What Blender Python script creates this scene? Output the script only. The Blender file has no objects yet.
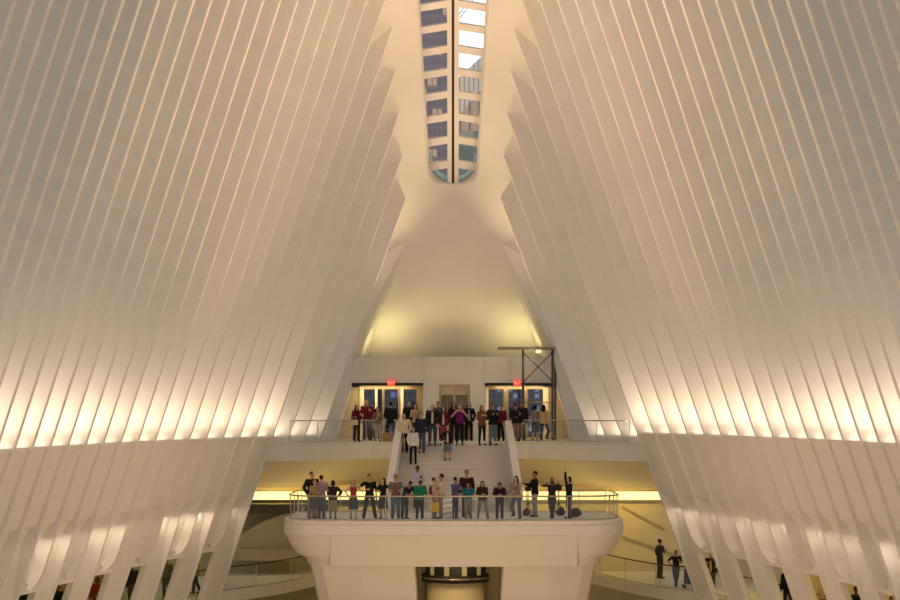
import bpy, bmesh, math, random, os
from mathutils import Vector, Matrix, Quaternion
random.seed(7)
C = bpy.context.scene.collection
F, CX, CY, H = 1900.0, 453.0, 409.5, 1.5
PI = math.pi
def px(x, Y): return (x - CX) * Y / F
def pz(y, Y): return H - (y - CY) * Y / F
def Yk(k): return 84.0 + 1.84 * k
def clamp(v, a=0., b=1.): return max(a, min(b, v))
def smooth(t): t = clamp(t); return t*t*(3-2*t)
def lerp(a, b, t): return a + (b - a) * t

# ------------------------------------------------------------------ materials
MATS = {}
def mat(name, col, rough=.6, metal=0., noise=.04, scale=3., bump=0., emit=None, estr=0., spec=.3):
    if name in MATS: return MATS[name]
    m = bpy.data.materials.new(name); m.use_nodes = True
    nt = m.node_tree; b = nt.nodes['Principled BSDF']
    b.inputs['Roughness'].default_value = rough; b.inputs['Metallic'].default_value = metal
    b.inputs['Specular IOR Level'].default_value = spec
    tc = nt.nodes.new('ShaderNodeTexCoord'); n = nt.nodes.new('ShaderNodeTexNoise'); n.inputs['Scale'].default_value = scale
    n.inputs['Detail'].default_value = 4
    nt.links.new(tc.outputs['Object'], n.inputs['Vector'])
    r = nt.nodes.new('ShaderNodeValToRGB')
    r.color_ramp.elements[0].position = .3; r.color_ramp.elements[1].position = .7
    r.color_ramp.elements[0].color = [c*(1-noise) for c in col[:3]] + [1]
    r.color_ramp.elements[1].color = [min(1, c*(1+noise)) for c in col[:3]] + [1]
    nt.links.new(n.outputs['Fac'], r.inputs['Fac']); nt.links.new(r.outputs['Color'], b.inputs['Base Color'])
    if bump:
        bp = nt.nodes.new('ShaderNodeBump'); bp.inputs['Strength'].default_value = bump
        nt.links.new(n.outputs['Fac'], bp.inputs['Height']); nt.links.new(bp.outputs['Normal'], b.inputs['Normal'])
    if emit:
        b.inputs['Emission Color'].default_value = (*emit, 1); b.inputs['Emission Strength'].default_value = estr
    MATS[name] = m; return m
def glass(name, tint=(.93,.95,.95), gl=.07, rough=.02):
    m = bpy.data.materials.new(name); m.use_nodes = True; nt = m.node_tree; nt.nodes.clear()
    o = nt.nodes.new('ShaderNodeOutputMaterial'); mx = nt.nodes.new('ShaderNodeMixShader'); mx.inputs[0].default_value = gl
    t = nt.nodes.new('ShaderNodeBsdfTransparent'); t.inputs[0].default_value = (*tint, 1)
    g = nt.nodes.new('ShaderNodeBsdfGlossy'); g.inputs['Roughness'].default_value = rough
    nt.links.new(t.outputs[0], mx.inputs[1]); nt.links.new(g.outputs[0], mx.inputs[2]); nt.links.new(mx.outputs[0], o.inputs[0])
    MATS[name] = m; return m
def facade(name, base, lit, cols, rows, frac, estr, seed=0., wd=.45):
    """facade with rows of windows, some of them lit (they glow; on the pale and brown towers only to brighten them)"""
    m = bpy.data.materials.new(name); m.use_nodes = True; nt = m.node_tree; b = nt.nodes['Principled BSDF']
    b.inputs['Roughness'].default_value = .5
    tc = nt.nodes.new('ShaderNodeTexCoord'); mp = nt.nodes.new('ShaderNodeMapping')
    mp.inputs['Scale'].default_value = (cols, cols, rows); mp.inputs['Location'].default_value = (seed, seed*.7, seed*1.3)
    nt.links.new(tc.outputs['Object'], mp.inputs['Vector'])
    sep = nt.nodes.new('ShaderNodeSeparateXYZ'); nt.links.new(mp.outputs[0], sep.inputs[0])
    def math_(op, a, v=None):
        n = nt.nodes.new('ShaderNodeMath'); n.operation = op
        nt.links.new(a, n.inputs[0])
        if v is not None:
            if isinstance(v, (int, float)): n.inputs[1].default_value = v
            else: nt.links.new(v, n.inputs[1])
        return n.outputs[0]
    fx, fz = math_('FRACT', sep.outputs[0]), math_('FRACT', sep.outputs[2])
    win = math_('MULTIPLY', math_('GREATER_THAN', fx, .22), math_('GREATER_THAN', fz, .3))
    flo = nt.nodes.new('ShaderNodeVectorMath'); flo.operation = 'FLOOR'; nt.links.new(mp.outputs[0], flo.inputs[0])
    wn = nt.nodes.new('ShaderNodeTexWhiteNoise'); wn.noise_dimensions = '2D'
    cmb = nt.nodes.new('ShaderNodeCombineXYZ'); s2 = nt.nodes.new('ShaderNodeSeparateXYZ'); nt.links.new(flo.outputs[0], s2.inputs[0])
    nt.links.new(s2.outputs[0], cmb.inputs[0]); nt.links.new(s2.outputs[2], cmb.inputs[1]); nt.links.new(cmb.outputs[0], wn.inputs['Vector'])
    on = math_('MULTIPLY', win, math_('LESS_THAN', wn.outputs['Value'], frac))
    mixc = nt.nodes.new('ShaderNodeMix'); mixc.data_type = 'RGBA'
    mixc.inputs[6].default_value = (*base, 1); mixc.inputs[7].default_value = (*[c*wd for c in base], 1)
    nt.links.new(win, mixc.inputs[0]); nt.links.new(mixc.outputs[2], b.inputs['Base Color'])
    b.inputs['Emission Color'].default_value = (*lit, 1)
    nt.links.new(math_('MULTIPLY', on, estr), b.inputs['Emission Strength'])
    MATS[name] = m; return m

WHITE = mat('white_steel_paint', (.80,.78,.75), .55, 0, .02, 1.2, .02)
PLASTER = mat('white_plaster', (.80,.78,.74), .7, 0, .02, .8)
STONE = mat('white_marble', (.74,.72,.69), .35, 0, .06, 1.5)
TREAD = mat('stair_marble', (.62,.58,.55), .5, 0, .05, 2.)
RISER = mat('stair_riser_marble', (.70,.66,.62), .5, 0, .05, 2.)
GREYM = mat('brushed_steel', (.55,.53,.5), .35, .9, .03, 8)
BRASS = mat('warm_bronze_frame', (.62,.47,.27), .3, .9, .05, 6)
DARK = mat('dark_metal', (.03,.028,.026), .5, .4, .1, 6)
BLACKBAND = mat('black_lintel', (.012,.011,.01), .5, 0, .1, 4)
CORTEN = mat('dark_brown_steel', (.05,.022,.012), .5, .3, .1, 4)
CREAM = mat('lit_door_lining', (.8,.7,.5), .5, 0, .03, 2)
GLASS = glass('clear_glass', (.90,.92,.90), .10)
DGLASS = glass('door_glass', (.75,.82,.9), .1)
SKYG = glass('skylight_glass', (.95,.97,.98), .04)
YELLOWW = mat('plaster_lamp_yellow', (.76,.66,.44), .7, 0, .03, .7)  # yellow lamplight on white plaster is put into this colour
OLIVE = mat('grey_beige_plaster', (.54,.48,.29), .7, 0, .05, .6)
DIM = mat('slab_shade', (.10,.085,.06), .8, 0, .1, 1)

# ------------------------------------------------------------------ mesh helpers
class MB:
    def __init__(s): s.v = []; s.f = []
    def add(s, verts, faces):
        o = len(s.v); s.v += [tuple(p) for p in verts]; s.f += [tuple(i+o for i in f) for f in faces]; return s
    def box(s, x0, x1, y0, y1, z0, z1):
        v = [(x,y,z) for z in (z0,z1) for y in (y0,y1) for x in (x0,x1)]
        return s.add(v, [(0,2,3,1),(4,5,7,6),(0,1,5,4),(2,6,7,3),(0,4,6,2),(1,3,7,5)])
    def bar(s, a, b, w, h=None, up=(0,0,1)):
        a, b = Vector(a), Vector(b); h = h or w; d = (b-a).normalized(); u = Vector(up)
        if abs(d.dot(u)) > .95: u = Vector((0,1,0))
        r = d.cross(u).normalized(); u = r.cross(d)
        v = [p + r*sx*w/2 + u*sz*h/2 for p in (a,b) for sz in (-1,1) for sx in (-1,1)]
        return s.add(v, [(0,2,3,1),(4,5,7,6),(0,1,5,4),(2,6,7,3),(0,4,6,2),(1,3,7,5)])
    def tube(s, pts, r, n=8):
        pts = [Vector(p) for p in pts]; rings = []
        for i, p in enumerate(pts):
            d = (pts[min(i+1,len(pts)-1)] - pts[max(i-1,0)]).normalized()
            u = Vector((0,0,1)) if abs(d.z) < .9 else Vector((0,1,0))
            a = d.cross(u).normalized(); b = a.cross(d)
            rr = r[i] if isinstance(r, (list,tuple)) else r
            rings.append([p + (a*math.cos(2*PI*j/n) + b*math.sin(2*PI*j/n))*rr for j in range(n)])
        v = [q for R in rings for q in R]; f = []
        for i in range(len(rings)-1):
            for j in range(n):
                f.append((i*n+j, i*n+(j+1)%n, (i+1)*n+(j+1)%n, (i+1)*n+j))
        f.append(tuple(range(n))[::-1]); f.append(tuple((len(rings)-1)*n+j for j in range(n)))
        return s.add(v, f)
    def prism(s, poly, axis, a, b):
        """poly of 2-tuples extruded along axis ('x','y','z') from a to b"""
        def P(p, t): return {'x': (t,p[0],p[1]), 'y': (p[0],t,p[1]), 'z': (p[0],p[1],t)}[axis]
        n = len(poly); v = [P(p,a) for p in poly] + [P(p,b) for p in poly]
        f = [tuple(range(n))[::-1], tuple(range(n,2*n))] + [(i,(i+1)%n,n+(i+1)%n,n+i) for i in range(n)]
        return s.add(v, f)
    def strip(s, A, B):
        n = len(A); return s.add(list(A)+list(B), [(i,i+1,n+i+1,n+i) for i in range(n-1)])
    def slab_strip(s, A, B, C_, D):
        """closed tube-like solid through four rails"""
        n = len(A); v = list(A)+list(B)+list(C_)+list(D); f = []
        R = [0,n,2*n,3*n]
        for q in range(4):
            a, b = R[q], R[(q+1)%4]
            f += [(a+i,a+i+1,b+i+1,b+i) for i in range(n-1)]
        f += [(R[0],R[1],R[2],R[3]), (R[3]+n-1,R[2]+n-1,R[1]+n-1,R[0]+n-1)]
        return s.add(v, f)
    def rings(s, rs, cap=True):
        n = len(rs[0]); v = [p for R in rs for p in R]; f = []
        for i in range(len(rs)-1):
            for j in range(n): f.append((i*n+j, i*n+(j+1)%n, (i+1)*n+(j+1)%n, (i+1)*n+j))
        if cap: f += [tuple(range(n))[::-1], tuple((len(rs)-1)*n+j for j in range(n))]
        return s.add(v, f)
    def build(s, name, m, parent=None, sm=False, bev=0., org=None, solid=0.):
        me = bpy.data.meshes.new(name)
        vv = s.v
        if org is not None: vv = [(x-org[0],y-org[1],z-org[2]) for x,y,z in vv]
        me.from_pydata([tuple(p) for p in vv], [], s.f); me.update()
        bm = bmesh.new(); bm.from_mesh(me)
        if solid == 0.: bmesh.ops.recalc_face_normals(bm, faces=bm.faces)
        bm.to_mesh(me); bm.free()
        if isinstance(m, (list,tuple)):
            for q in m: me.materials.append(q)
        else: me.materials.append(m)
        if sm:
            for p in me.polygons: p.use_smooth = True
        o = bpy.data.objects.new(name, me); C.objects.link(o)
        if org is not None and parent is None: o.location = org
        if parent is not None: o.parent = parent
        if bev:
            b = o.modifiers.new('bevel','BEVEL'); b.width = bev; b.segments = 2; b.limit_method = 'ANGLE'; b.angle_limit = .6
        return o
def tag(o, label, cat, group=None, kind=None):
    o['label'] = label; o['category'] = cat
    if group: o['group'] = group
    if kind: o['kind'] = kind
    return o
def struct(o): o['kind'] = 'structure'; return o
def empty(name, loc=(0,0,0), rz=0):
    o = bpy.data.objects.new(name, None); C.objects.link(o); o.location = loc; o.rotation_euler = (0,0,rz); o.empty_display_size = .1
    return o
class Thing:
    """thing whose parts are given in world coordinates"""
    def __init__(s, name, loc, label, cat, group=None):
        s.o = empty(name, loc); s.loc = loc; tag(s.o, label, cat, group)
    def part(s, mb, name, m, sm=False, bev=0., label=None, parent=None):
        o = mb.build(name, m, None, sm, bev, org=s.loc); o.location = (0,0,0); o.parent = parent or s.o
        if label: o['label'] = label
        return o
def area(name, loc, direction, sx, sy, power, col, spread=PI):
    l = bpy.data.lights.new(name, 'AREA'); l.shape = 'RECTANGLE'; l.size = sx; l.size_y = sy; l.energy = power; l.color = col; l.spread = spread
    o = bpy.data.objects.new(name, l); C.objects.link(o); o.location = loc
    o.rotation_euler = Vector(direction).to_track_quat('-Z', 'Y').to_euler(); return o
def point(name, loc, power, col, r=.1):
    l = bpy.data.lights.new(name, 'POINT'); l.energy = power; l.color = col; l.shadow_soft_size = r
    o = bpy.data.objects.new(name, l); C.objects.link(o); o.location = loc; return o
def spot(name, loc, target, power, col, ang=1.2, blend=.6, r=.1):
    l = bpy.data.lights.new(name, 'SPOT'); l.energy = power; l.color = col; l.spot_size = ang; l.spot_blend = blend; l.shadow_soft_size = r
    o = bpy.data.objects.new(name, l); C.objects.link(o); o.location = loc
    o.rotation_euler = (Vector(target)-Vector(loc)).to_track_quat('-Z','Y').to_euler(); return o

# ------------------------------------------------------------------ camera
cam = bpy.data.cameras.new('camera'); co = bpy.data.objects.new('camera', cam); C.objects.link(co)
cam.sensor_width = 36; cam.lens = F * 36 / 900; cam.shift_x = -(CX-450)/900; cam.shift_y = (CY-300)/900
co.location = (0,0,H); co.rotation_euler = (PI/2,0,0); cam.clip_end = 2000
bpy.context.scene.camera = co
vs = bpy.context.scene.view_settings
vs.view_transform = 'Standard'; vs.look = 'None'; vs.gamma = 1; vs.use_curve_mapping = False; vs.exposure = 0.0

# ------------------------------------------------------------------ hall section
KMIN, KMAX = -23, 3
def ZT(k): return 16.55 - 1.57*k - .040*k*k
def XT(k): return (56.5 - 3.2*k) * Yk(k) / F if k > -8 else (56.5 - 3.2*k) * Yk(k)/F
ZL = {-1: .30, 1: .46}
def XB(s, k):
    j = -k
    off = (180 + 16.4*j + .055*j*j) if s < 0 else (184 + 16.6*j + .05*j*j)
    return off * Yk(k) / F
def slope_low(s, k): return .33 if s < 0 else lerp(.362, .335, clamp(-k/5))
def XIN(s, k, z):
    zl = ZL[s]
    if z >= zl: return lerp(XB(s,k), XT(k), (z-zl)/(ZT(k)-zl))
    return XB(s,k) + slope_low(s,k)*(zl-z)
def DEP(z, s):
    # depth of the blade behind its nose
    if z < -4.6: return .26
    if z < -2.4: return lerp(.26, .95, smooth((z+4.6)/2.2))
    return .95
T = .33
def ordinal(n):
    W = ['first','second','third','fourth','fifth','sixth','seventh','eighth','ninth','tenth','eleventh','twelfth','thirteenth','fourteenth',
         'fifteenth','sixteenth','seventeenth','eighteenth','nineteenth','twentieth','twenty-first','twenty-second','twenty-third','twenty-fourth','twenty-fifth','twenty-sixth','twenty-seventh']
    return W[n]
for s in (-1, 1):
    side = 'left' if s < 0 else 'right'
    for k in range(KMAX, KMIN-1, -1):
        y = Yk(k); zl = ZL[s]
        zb = -.05 if k > 0 else -10.4
        zs = [zb] + ([-7,-4.9,-4.6,-4.2,-3.8,-3.4,-3.0,-2.6,-2.3] if k <= 0 else []) + [zl] + [lerp(zl, ZT(k), t/10) for t in range(1,11)]
        inn = [(s*XIN(s,k,z), z) for z in zs]; out = [(s*(XIN(s,k,z)+DEP(z,s)), z) for z in zs]
        d = (Vector(inn[-1]) - Vector(inn[-2])).normalized(); d.length
        inn.append((inn[-1][0]+d.x*.9, inn[-1][1]+d.y*.9)); out.append((out[-1][0]+d.x*.3, out[-1][1]+d.y*.3))
        n = len(inn); m = MB()
        V = []
        for yy in (y-T/2, y+T/2): V += [(p[0],yy,p[1]) for p in inn] + [(p[0],yy,p[1]) for p in out]
        fs = []
        for i in range(n-1):
            fs += [(i,i+1,n+i+1,n+i), (2*n+i,3*n+i,3*n+i+1,2*n+i+1), (i,2*n+i,2*n+i+1,i+1), (n+i,n+i+1,3*n+i+1,3*n+i)]
        fs += [(0,n,3*n,2*n), (n-1,2*n+n-1,3*n+n-1,n+n-1)]
        m.add(V, fs)
        base = (inn[0][0], y, zb)
        o = m.build('steel_rib', WHITE, None, False, .03, org=base)
        nth = KMAX - k
        if k > 0: lb = f'white rib standing on the upper balcony, {ordinal(nth)} from the doors on the {side}'
        else: lb = f'white leaning rib on the {side} wall, {ordinal(-k)} out from the upper balcony'
        tag(o, lb, 'rib', f'white steel ribs along the {side} wall')

# infill between the ribs below the light ledge: wall_left, wall_right
for s in (-1, 1):
    m = MB(); zl = ZL[s]
    for k in range(0, KMIN, -1):
        y0, y1 = Yk(k-1)+T/2, Yk(k)-T/2
        def X(z, d, ty): return s*(lerp(XIN(s,k-1,z), XIN(s,k,z), ty) + d)
        def sheet(prof, thick=.06):
            A = [[(X(z,d,t), lerp(y0,y1,t), z) for z,d in prof] for t in (0.,1.)]
            B = [[(X(z,d+thick,t), lerp(y0,y1,t), z) for z,d in prof] for t in (0.,1.)]
            m.slab_strip(A[0], A[1], B[1], B[0])
        openbay = (k % 2 == 1)
        # upper panel and the ledge on top of it, then the pocket with a sill
        sheet([(zl, .10), (zl-.8,.13), (-1.9,.14), (-2.25,.16), (-2.4,.32)])
        if openbay: sheet([(-2.4,.32), (-2.9,.44), (-4.2,.40), (-4.48,.28)])
        else: sheet([(-2.4,.32), (-2.9,.40), (-4.0,.26), (-4.7,.12), (-5.4,.05), (-10.4,.05)], .18)
        ledge = [(X(zl,.02,0),y0,zl),(X(zl,.02,1),y1,zl),(X(zl,.95,1),y1,zl),(X(zl,.95,0),y0,zl)]
        m.add(ledge + [(a,b,c-.06) for a,b,c in ledge], [(0,1,2,3),(7,6,5,4),(0,4,5,1),(1,5,6,2),(2,6,7,3),(3,7,4,0)])
        if not openbay: continue
        sill = [(X(-4.48,.0,0),y0,-4.48),(X(-4.48,.0,1),y1,-4.48),(X(-4.48,.9,1),y1,-4.48),(X(-4.48,.9,0),y0,-4.48)]
        m.add(sill + [(a,b,c-.1) for a,b,c in sill], [(0,1,2,3),(7,6,5,4),(0,4,5,1),(1,5,6,2),(2,6,7,3),(3,7,4,0)])
        # rounded lower corners of the pocket
        R = .757
        for e in (0, 1):
            yc = y0 if e == 0 else y1; sg = 1 if e == 0 else -1
            poly = [(0,0)] + [(R - R*math.cos(a), R - R*math.sin(a)) for a in [PI/2*i/8 for i in range(9)]]
            # points: corner, then from (0,R) to (R,0)
            pts = []
            for u, w in poly:
                yy = yc + sg*u; zz = -4.48 + w; t = (yy-y0)/(y1-y0); pts.append((yy, zz, t))
            nA = len(pts)
            v = [(X(zz,.01,t),yy,zz) for yy,zz,t in pts] + [(X(zz,.46,t),yy,zz) for yy,zz,t in pts]
            m.add(v, [tuple(range(nA)), tuple(range(nA,2*nA))[::-1]] + [(i,(i+1)%nA,nA+(i+1)%nA,nA+i) for i in range(nA)])
    struct(m.build('wall_left' if s < 0 else 'wall_right', WHITE))

# ------------------------------------------------------------------ spine vault (ceiling) with the skylight slot
def soft_abs(x, r=.9): return math.sqrt(x*x + r*r) - r
def ZC(k, x):
    a = lerp(.80, .10, smooth((k-2.0)/4.6))
    xt = XT(k) if k <= 4 else lerp(XT(4), 4.3, (k-4)/2.7)
    return ZT(k) + a*(soft_abs(xt) - soft_abs(x))*1.10
def WSKY(k): # half width of skylight slot
    y = Yk(k); return lerp(24.3, 34.5, clamp((2.7-k)/3.9, 0, 3)) * y / F
KEND = 3.2      # skylight tip
def wslot(k):
    if k > KEND: return 0.
    w = WSKY(k)
    d = (KEND - k)*1.84      # run to the tip
    r = 1.15
    if d < r: w *= math.sqrt(max(0., 1 - (1-d/r)**2))
    return w
m = MB(); mw = MB()
ks = []
k = 7.25
while k > KMIN - .01:
    ks.append(k); k -= (.05 if 2.3 < k < 3.3 else .25)
NU = 14
for s in (-1, 1):
    rows = []
    for k in ks:
        x0 = wslot(k); x1 = XT(k) + 1.35 if k <= 3.6 else lerp(XT(3.6)+1.35, 5.6, (k-3.6)/3.1)
        rows.append([(s*lerp(x0,x1,(j/NU)), Yk(k), ZC(k, lerp(x0,x1,j/NU))) for j in range(NU+1)])
    v = [p for R in rows for p in R]; f = []
    for i in range(len(rows)-1):
        for j in range(NU):
            q_ = (i*(NU+1)+j, i*(NU+1)+j+1, (i+1)*(NU+1)+j+1, (i+1)*(NU+1)+j)
            f.append(q_ if s > 0 else q_[::-1])
    m.add(v, f)
o = m.build('ceiling', PLASTER, None, True, solid=1.)
so = o.modifiers.new('weld','WELD'); so.merge_threshold = .002
so = o.modifiers.new('solid','SOLIDIFY'); so.thickness = .22; so.offset = 0
struct(o)
# skylight: frame, central beam, crossbars, panes
def PS(k, x, up=0.): return Vector((x, Yk(k), ZC(k, 0) - .16*abs(x) + up))
sky = Thing('skylight', (0, Yk(3), ZC(3,0)), 'long glazed skylight slot with white crossbars at the top of the vault', 'skylight')
for s in (-1,1):
    A=[];B=[];D=[];E=[]
    for k in [k for k in ks if k <= KEND+.01]:
        w = wslot(k)
        A.append((s*(w+.03), Yk(k), ZC(k,w)-.14)); B.append((s*(w+.12), Yk(k), ZC(k,w)-.14)); D.append((s*(w+.12), Yk(k), ZC(k,w)+.30)); E.append((s*(w+.03), Yk(k), ZC(k,w)+.30))
    sky.part(MB().slab_strip(A,B,D,E), 'side_frame', WHITE)
kk = [k for k in ks if k <= KEND+.05]
for s in (-1,1):
    A=[PS(k,s*.06,-.05) for k in kk];B=[PS(k,s*.26,-.05) for k in kk];D=[PS(k,s*.26,.12) for k in kk];E=[PS(k,s*.06,.12) for k in kk]
    sky.part(MB().slab_strip(A,B,D,E), 'ridge_beam', WHITE)
A=[PS(k,-.06,-.0) for k in kk];B=[PS(k,.06,-.0) for k in kk];D=[PS(k,.06,.10) for k in kk];E=[PS(k,-.06,.10) for k in kk]
sky.part(MB().slab_strip(A,B,D,E), 'centre_gasket', CORTEN, label='dark brown strip down the middle')
q = KEND - .40
bars = []
while q > KMIN: bars.append(q); q -= .5
for q in bars[:34]:
    for s in (-1,1):
        w = wslot(q)
        A = [PS(q,s*.2,-.06), PS(q,s*(w+.06),-.06)]
        dk = .075
        a0,a1 = PS(q+dk,s*.2,-.03), PS(q+dk,s*(w+.05),-.03); b0,b1 = PS(q-dk,s*.2,-.03), PS(q-dk,s*(w+.05),-.03)
        up = Vector((0,.04,.07))
        sky.part(MB().slab_strip([a0,a1],[b0,b1],[b0+up,b1+up],[a0+up,a1+up]), 'crossbar', WHITE)
ends = [KEND-.02] + bars[:34]
for i in range(len(ends)-1):
    for s in (-1,1):
        kk2 = [ends[i] - (ends[i]-ends[i+1])*t/4 for t in range(5)]
        sky.part(MB().strip([PS(a,s*.06,.09) for a in kk2], [PS(a,s*(wslot(a)+.05),.09) for a in kk2]), 'pane', SKYG)
# bluish curved rim inside the rounded end
kk3 = [KEND - .55*t/14 for t in range(15)]
RIM = mat('blue_grey_rim', (.45,.66,.85), .3, .3, .03, 4)
for s in (-1,1):
    A=[PS(a, s*wslot(a)*.99, .02) for a in kk3]; B=[PS(a+0, s*wslot(a)*.99, .16) for a in kk3]
    Dm=[PS(a-.10, s*wslot(a)*.92, .16) for a in kk3]; E=[PS(a-.10, s*wslot(a)*.92, .02) for a in kk3]
    sky.part(MB().slab_strip(A,B,Dm,E), 'rim', RIM, True, label='blue grey curved rim')

# ------------------------------------------------------------------ end bay: cheeks of the niche, door block
YD = 93.0
zdoor = pz(357, YD)
for s in (-1,1):
    A = []; B = []
    n = 14
    for i in range(n+1):
        t = i/n
        # nose line of the last rib at k=4
        z = lerp(9.4, zdoor-.3, t)
        xn = lerp(XT(4)+.28, px(CX+98, 91.4), (9.4-z)/(9.4-4.6))
        kq = lerp(4.0, 6.7, t)
        xs = lerp(XT(4)+.0, 4.28, t)
        A.append((s*xn, 91.36, z)); B.append((s*xs, Yk(kq), min(ZC(kq, xs)+.05, 99)))
    A2 = [(a+s*.5,b+.1,c) for a,b,c in A]; B2 = [(a+s*.5,b+.1,c+.1) for a,b,c in B]
    m = MB().slab_strip(A,B,B2,A2)
    # flat face of the last rib beside the niche, down to the balcony floor
    pa = [(s*a[0], a[2]) for a in A] if False else None
    zz = [9.9, 9.4] + [lerp(9.4, 0, i/10) for i in range(1,11)]
    inn = []
    for z in zz:
        if z >= 4.6: xn = lerp(XT(4)+.28, px(CX+98,91.4), (9.4-z)/4.8)
        else: xn = lerp(px(CX+98,91.4), 5.62, (4.6-z)/4.6)
        inn.append((s*xn, z))
    poly = inn + [(p[0]+s*1.0, p[1]) for p in inn[::-1]]
    m.prism(poly, 'y', 91.2, 91.5)
    struct(m.build('trim_1' if s < 0 else 'trim_2', WHITE))
# door block front wall with two trapezoid openings and the middle lift opening
def X93(x): return px(x, YD)
LO = [(X93(352),2.75),(X93(423),2.75),(X93(423),0),(X93(336),0)]
RO = [(X93(485),2.75),(X93(555),2.75),(X93(573),0),(X93(485),0)]
m = MB()
m.prism([(-6.3,0),(-6.3,zdoor),(LO[0][0],zdoor),(LO[0][0],2.75),(LO[3][0],0)], 'y', YD, YD+.4)
m.prism([(LO[0][0],2.75),(LO[0][0],zdoor),(X93(423),zdoor),(X93(423),2.75)], 'y', YD, YD+.4)
m.prism([(RO[0][0],2.75),(RO[0][0],zdoor),(RO[1][0],zdoor),(RO[1][0],2.75)], 'y', YD, YD+.4)
m.prism([(RO[1][0],0+2.75),(RO[1][0],zdoor),(6.3,zdoor),(6.3,0),(RO[2][0],0)], 'y', YD, YD+.4)
# curved centre block with the lift opening
xl, xr, el, er = X93(423), X93(485), X93(439), X93(470)
def arc_front(x): 
    t = (x-xl)/(xr-xl)*2-1; return YD + .02 - .42*math.sqrt(max(0,1-t*t*.98))
def curved(x0, x1, z0, z1, n=8):
    xs = [lerp(x0,x1,i/n) for i in range(n+1)]
    poly = [(x,arc_front(x)) for x in xs] + [(x1,YD+.4),(x0,YD+.4)]
    m.prism(poly, 'z', z0, z1)
curved(xl, el, 0, zdoor); curved(er, xr, 0, zdoor); curved(el, er, 2.72, zdoor)
m.prism([(-6.3,YD+.05),(6.3,YD+.05),(6.3,YD+3.9),(-6.3,YD+3.9)], 'z', zdoor-.14, zdoor)      # top ledge of the block
struct(m.build('wall_end', PLASTER))
# vestibules behind the openings
YV = YD + 1.7
m = MB()
for (x0,x1) in ((-6.2, X93(423)), (X93(485), 6.2)):
    m.box(x0,x1, YV, YV+.12, 2.62, 3.2); m.box(x0, x1, YD+.4, YV+.1, 2.78, 2.9)
m.box(-1.5,-1.42,YD+.4,YV,0,2.8); m.box(1.5,1.58,YD+.4,YV,0,2.8)
m.box(-6.3,-6.2,YD+.4,YV,0,2.8); m.box(6.2,6.3,YD+.4,YV,0,2.8)
m.box(-6.2,X93(359),YV,YV+.1,0,2.7); m.box(X93(546),6.2,YV,YV+.1,0,2.7)
struct(m.build('wall_vestibule', mat('dull_beige_lining', (.50,.42,.30), .6, 0, .04, 1)))
for x0,x1,nm in ((X93(352)-.02,X93(424),'trim_3'),(X93(484),X93(556)+.02,'trim_4')):
    m = MB().box(x0,x1,YD-.06,YD+.3,2.68,2.80); struct(m.build(nm, BLACKBAND, bev=.01))
def xv(x): return px(x, YV)
def doorset(frames, panes, nm, label, glow):
    t = Thing(nm, (px(frames[len(frames)//2][0],YV), YV, 0), label, 'door')
    for a,b,mm in frames: t.part(MB().box(xv(a),xv(b),YV-.08,YV+.04,0,2.62), 'jamb', mm, bev=.008)
    x0, x1 = xv(frames[0][0]), xv(frames[-1][1])
    t.part(MB().box(x0,x1,YV-.07,YV+.03,2.50,2.64), 'head_rail', BRASS, bev=.008)
    for a,b in panes:
        dg_ = t.part(MB().box(xv(a),xv(b),YV-.015,YV+.015,.10,2.50), 'door_glass', DGLASS)
        t.part(MB().box(xv(a),xv(b),YV-.03,YV+.03,0,.12), 'kick_rail', BRASS, parent=dg_)
        t.part(MB().tube([(lerp(xv(a),xv(b),.85),YV-.07,.75),(lerp(xv(a),xv(b),.85),YV-.07,1.35)],.015,8), 'pull_handle', GREYM, parent=dg_)
    return t
doorset([(359.5,364,CREAM),(375,377.5,CREAM),(382,384.5,BRASS),(398,400,BRASS),(400.5,403.5,CREAM),(416.5,423,BRASS)],
        [(364,375),(384.5,398),(403.5,416.5)], 'glass_door', 'glazed street doors with warm lit frames on the left of the lift', 1)
doorset([(485.5,488.5,CREAM),(503.5,508.5,BRASS),(522,527.5,BRASS),(543,548.5,CREAM)],
        [(488.5,503.5),(508.5,522),(527.5,543)], 'glass_door', 'glazed street doors with brass frames behind the scaffold tower', 1)
# lift door in the middle
ye = YD + .15
t = Thing('lift_door', (px(454,ye), ye, 0), 'bronze framed glass lift doors in the middle of the white end wall', 'lift')
for a,b in ((439,441.2),(453,455.6),(467.6,470)): t.part(MB().box(px(a,ye),px(b,ye),ye-.06,ye+.06,0,2.6), 'jamb', BRASS, bev=.008)
t.part(MB().box(px(439,ye),px(470,ye),ye-.08,ye+.06,2.56,2.72), 'head_rail', BRASS, bev=.008)
t.part(MB().box(px(439,ye),px(470,ye),ye-.05,ye+.05,2.22,2.56), 'transom', mat('pale_transom', (.75,.66,.5), .4), bev=.004)
LEAF = mat('bronze_glass_leaf', (.22,.19,.13), .25, .4, .25, 1.2)
for a,b in ((441.2,447),(447.3,453),(455.6,461.5),(461.8,467.6)):
    t.part(MB().box(px(a,ye),px(b,ye),ye-.02,ye+.02,.02,2.22), 'door_leaf', LEAF, bev=.004)
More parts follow.
